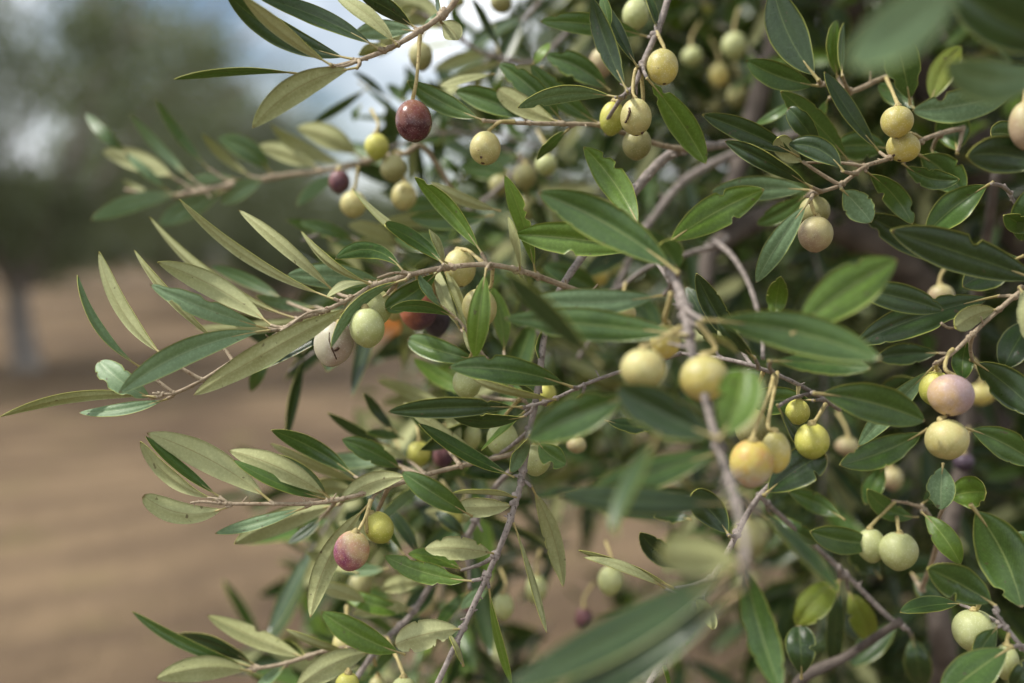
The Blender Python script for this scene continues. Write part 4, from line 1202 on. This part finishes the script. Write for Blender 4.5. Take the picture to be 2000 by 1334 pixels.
o_(2003, 245, 32, 47, .43, 'tan', 'large tan olive cut by the right edge')
o_(1591, 412, 30, 28, .53, 'dull', 'pale olive half hidden above the tan one on the right-hand twig')
o_(1593, 457, 35, 34, .50, 'tan', 'tan olive with a rosy underside on the right-hand twig', [(1590, 415, .498), (1583, 392, .498)])
q1 = o_(1857, 772, 44, 39, .47, 'pink', 'dusty pink olive with a dark dot, above a cream one at right', [(1846, 720, .473), (1852, 692, .478), (1862, 682, .48)], (-.3, -.5))
mark(q1, 1857, 772, 42, .47, [(1855, 795), (1858, 798)], .0011)
o_(1827, 758, 31, 33, .495, 'lime', 'yellow-green olive mostly hidden behind the dusty pink one')
q1 = o_(1849, 857, 42, 38, .47, 'cream', 'round cream olive directly below the dusty pink one', [(1847, 812, .472), (1850, 790, .485)], (.2, -.3))
mark(q1, 1849, 857, 41, .47, [(1874, 868), (1878, 870)], .0009)
o_(1586, 861, 35, 34, .47, 'lime', 'yellow olive on a short curved stalk behind a narrow dark leaf', [(1592, 822, .472), (1606, 800, .48), (1612, 790, .50)])
o_(1558, 804, 25, 24, .50, 'lime', 'small bright yellow olive under the broad shiny leaf')
o_(1468, 905, 45, 47, .42, 'orange', 'yellow olive with a reddish patch hanging on a long pale stalk in the right foreground', [(1478, 830, .425), (1502, 770, .43), (1512, 732, .46)])
o_(1515, 882, 30, 40, .44, 'yellow', 'yellow olive just behind and right of the red-patched one', [(1500, 830, .44), (1515, 750, .455), (1518, 728, .47)])
o_(1468, 834, 33, 36, .50, 'dull', 'speckled olive-green fruit behind the long pale stalks')
o_(1256, 720, 50, 42, .36, 'cream', 'big blurred cream olive in the foreground, left of the grey stem', [(1275, 670, .365), (1330, 640, .375)])
o_(1375, 738, 52, 46, .37, 'yellow', 'big blurred yellow olive behind the foreground grey stem', [(1398, 680, .375), (1362, 628, .38)])
o_(1300, 665, 32, 34, .43, 'yellow', 'blurred yellow olive between the two big foreground ones', [(1298, 620, .42), (1312, 570, .41)])
o_(1215, 612, 28, 22, .56, 'cream', 'cream olive showing its top behind the long sage leaf in the centre')
o_(912, 748, 29, 30, .53, 'green', 'pale green olive under the big shiny horizontal leaf')
o_(1066, 770, 22, 22, .56, 'lime', 'yellow olive partly hidden behind the grey stem in the centre')
o_(981, 856, 32, 33, .54, 'green', 'green olive hanging below the two dark horizontal leaves')
o_(1046, 898, 31, 30, .52, 'green', 'pale green olive right of the grey stem, touching a short bitten leaf')
o_(922, 852, 18, 26, .58, 'green', 'pale olive behind the narrow leaf, left of the green one below the dark leaves')
o_(1126, 868, 20, 16, .58, 'tan', 'small brownish olive hidden behind the foreground leaf, right of centre')
o_(818, 886, 24, 24, .60, 'lime', 'blurred yellow olive above the lower left twig')
o_(866, 890, 20, 24, .63, 'plum', 'blurred purple olive right of the yellow one above the lower left twig')
o_(775, 902, 14, 14, .66, 'violet', 'small black olive in the shadow above the lower left twig')
o_(687, 1075, 35, 38, .497, 'blush', 'plump olive turning from yellow to purple at lower left', [(700, 1036, .50), (714, 1010, .503), (724, 975, .505)], (-.25, -.1))
o_(740, 1030, 30, 31, .51, 'lime', 'yellow-green olive behind the purple-blushed one at lower left', [(718, 1040, .505), (716, 1010, .503), (726, 975, .505)], (.5, 0))
o_(882, 1012, 22, 24, .63, 'lime', 'blurred yellow olive left of the blurred grey stem near the bottom')
o_(905, 1000, 18, 18, .66, 'green', 'blurred pale olive partly behind the yellow one near the bottom')
o_(702, 1145, 24, 26, .64, 'dull', 'blurred dull olive below the purple-blushed one')
o_(828, 1178, 22, 26, .66, 'tan', 'blurred brownish olive beside the blurred stem near the bottom')
o_(920, 1180, 18, 20, .72, 'plum', 'blurred purple olive touching the grey stem near the bottom')
o_(983, 1184, 21, 26, .64, 'green', 'blurred pale green olive right of the grey stem near the bottom')
o_(1047, 1150, 22, 28, .67, 'green', 'blurred pale green olive behind the thin hanging leaf')
o_(1192, 1134, 25, 28, .62, 'green', 'blurred pale green olive hanging below the narrow yellow-edged leaf')
o_(1140, 1208, 18, 22, .72, 'plum', 'blurred violet olive behind the huge blurred leaf')
o_(675, 1258, 26, 26, .58, 'cream', 'blurred cream olive at lower left behind the bright green leaf')
o_(678, 1336, 24, 22, .53, 'lime', 'yellow olive cut by the bottom edge at lower left')
o_(788, 1345, 26, 22, .53, 'green', 'pale olive cut by the bottom edge left of the grey stem')
o_(738, 1340, 18, 18, .60, 'dull', 'dull olive cut by the bottom edge between the yellow and the pale one')
o_(1462, 1052, 34, 38, .70, 'dull', 'large blurred olive behind the foreground grey stem at lower right')
o_(1702, 1065, 28, 32, .55, 'green', 'pale green olive, left one of the pair at lower right')
o_(1755, 1076, 37, 36, .54, 'green', 'pale green olive, right one of the pair at lower right', [(1755, 1036, .54), (1752, 1010, .55)])
o_(1903, 1232, 42, 40, .48, 'green', 'large pale green olive in the bottom right corner', [(1908, 1190, .48), (1915, 1172, .47)])
o_(1965, 1292, 24, 34, .46, 'green', 'pale olive behind the dark leaf in the bottom right corner')
o_(1882, 902, 20, 18, .66, 'violet', 'dark blue-black olive in the shadow below the round cream one')
o_(1655, 872, 24, 18, .68, 'tan', 'blurred reddish olive right of the yellow one with the curved stalk')
o_(1742, 935, 22, 22, .72, 'tan', 'blurred dusky olive among the shaded leaves right of the dark broad leaf')
o_(1838, 578, 26, 22, .60, 'tan', 'blurred dusky olive with a black withered top at right')
o_(1915, 770, 26, 20, .70, 'yellow', 'dim orange olive behind the nibbled dark leaf at right')
o_(1115, 485, 24, 24, .74, 'dull', 'blurred dim olive under the big glossy leaf above the centre')
for ob in bpy.data.objects:
    if '_org' in ob: del ob['_org']
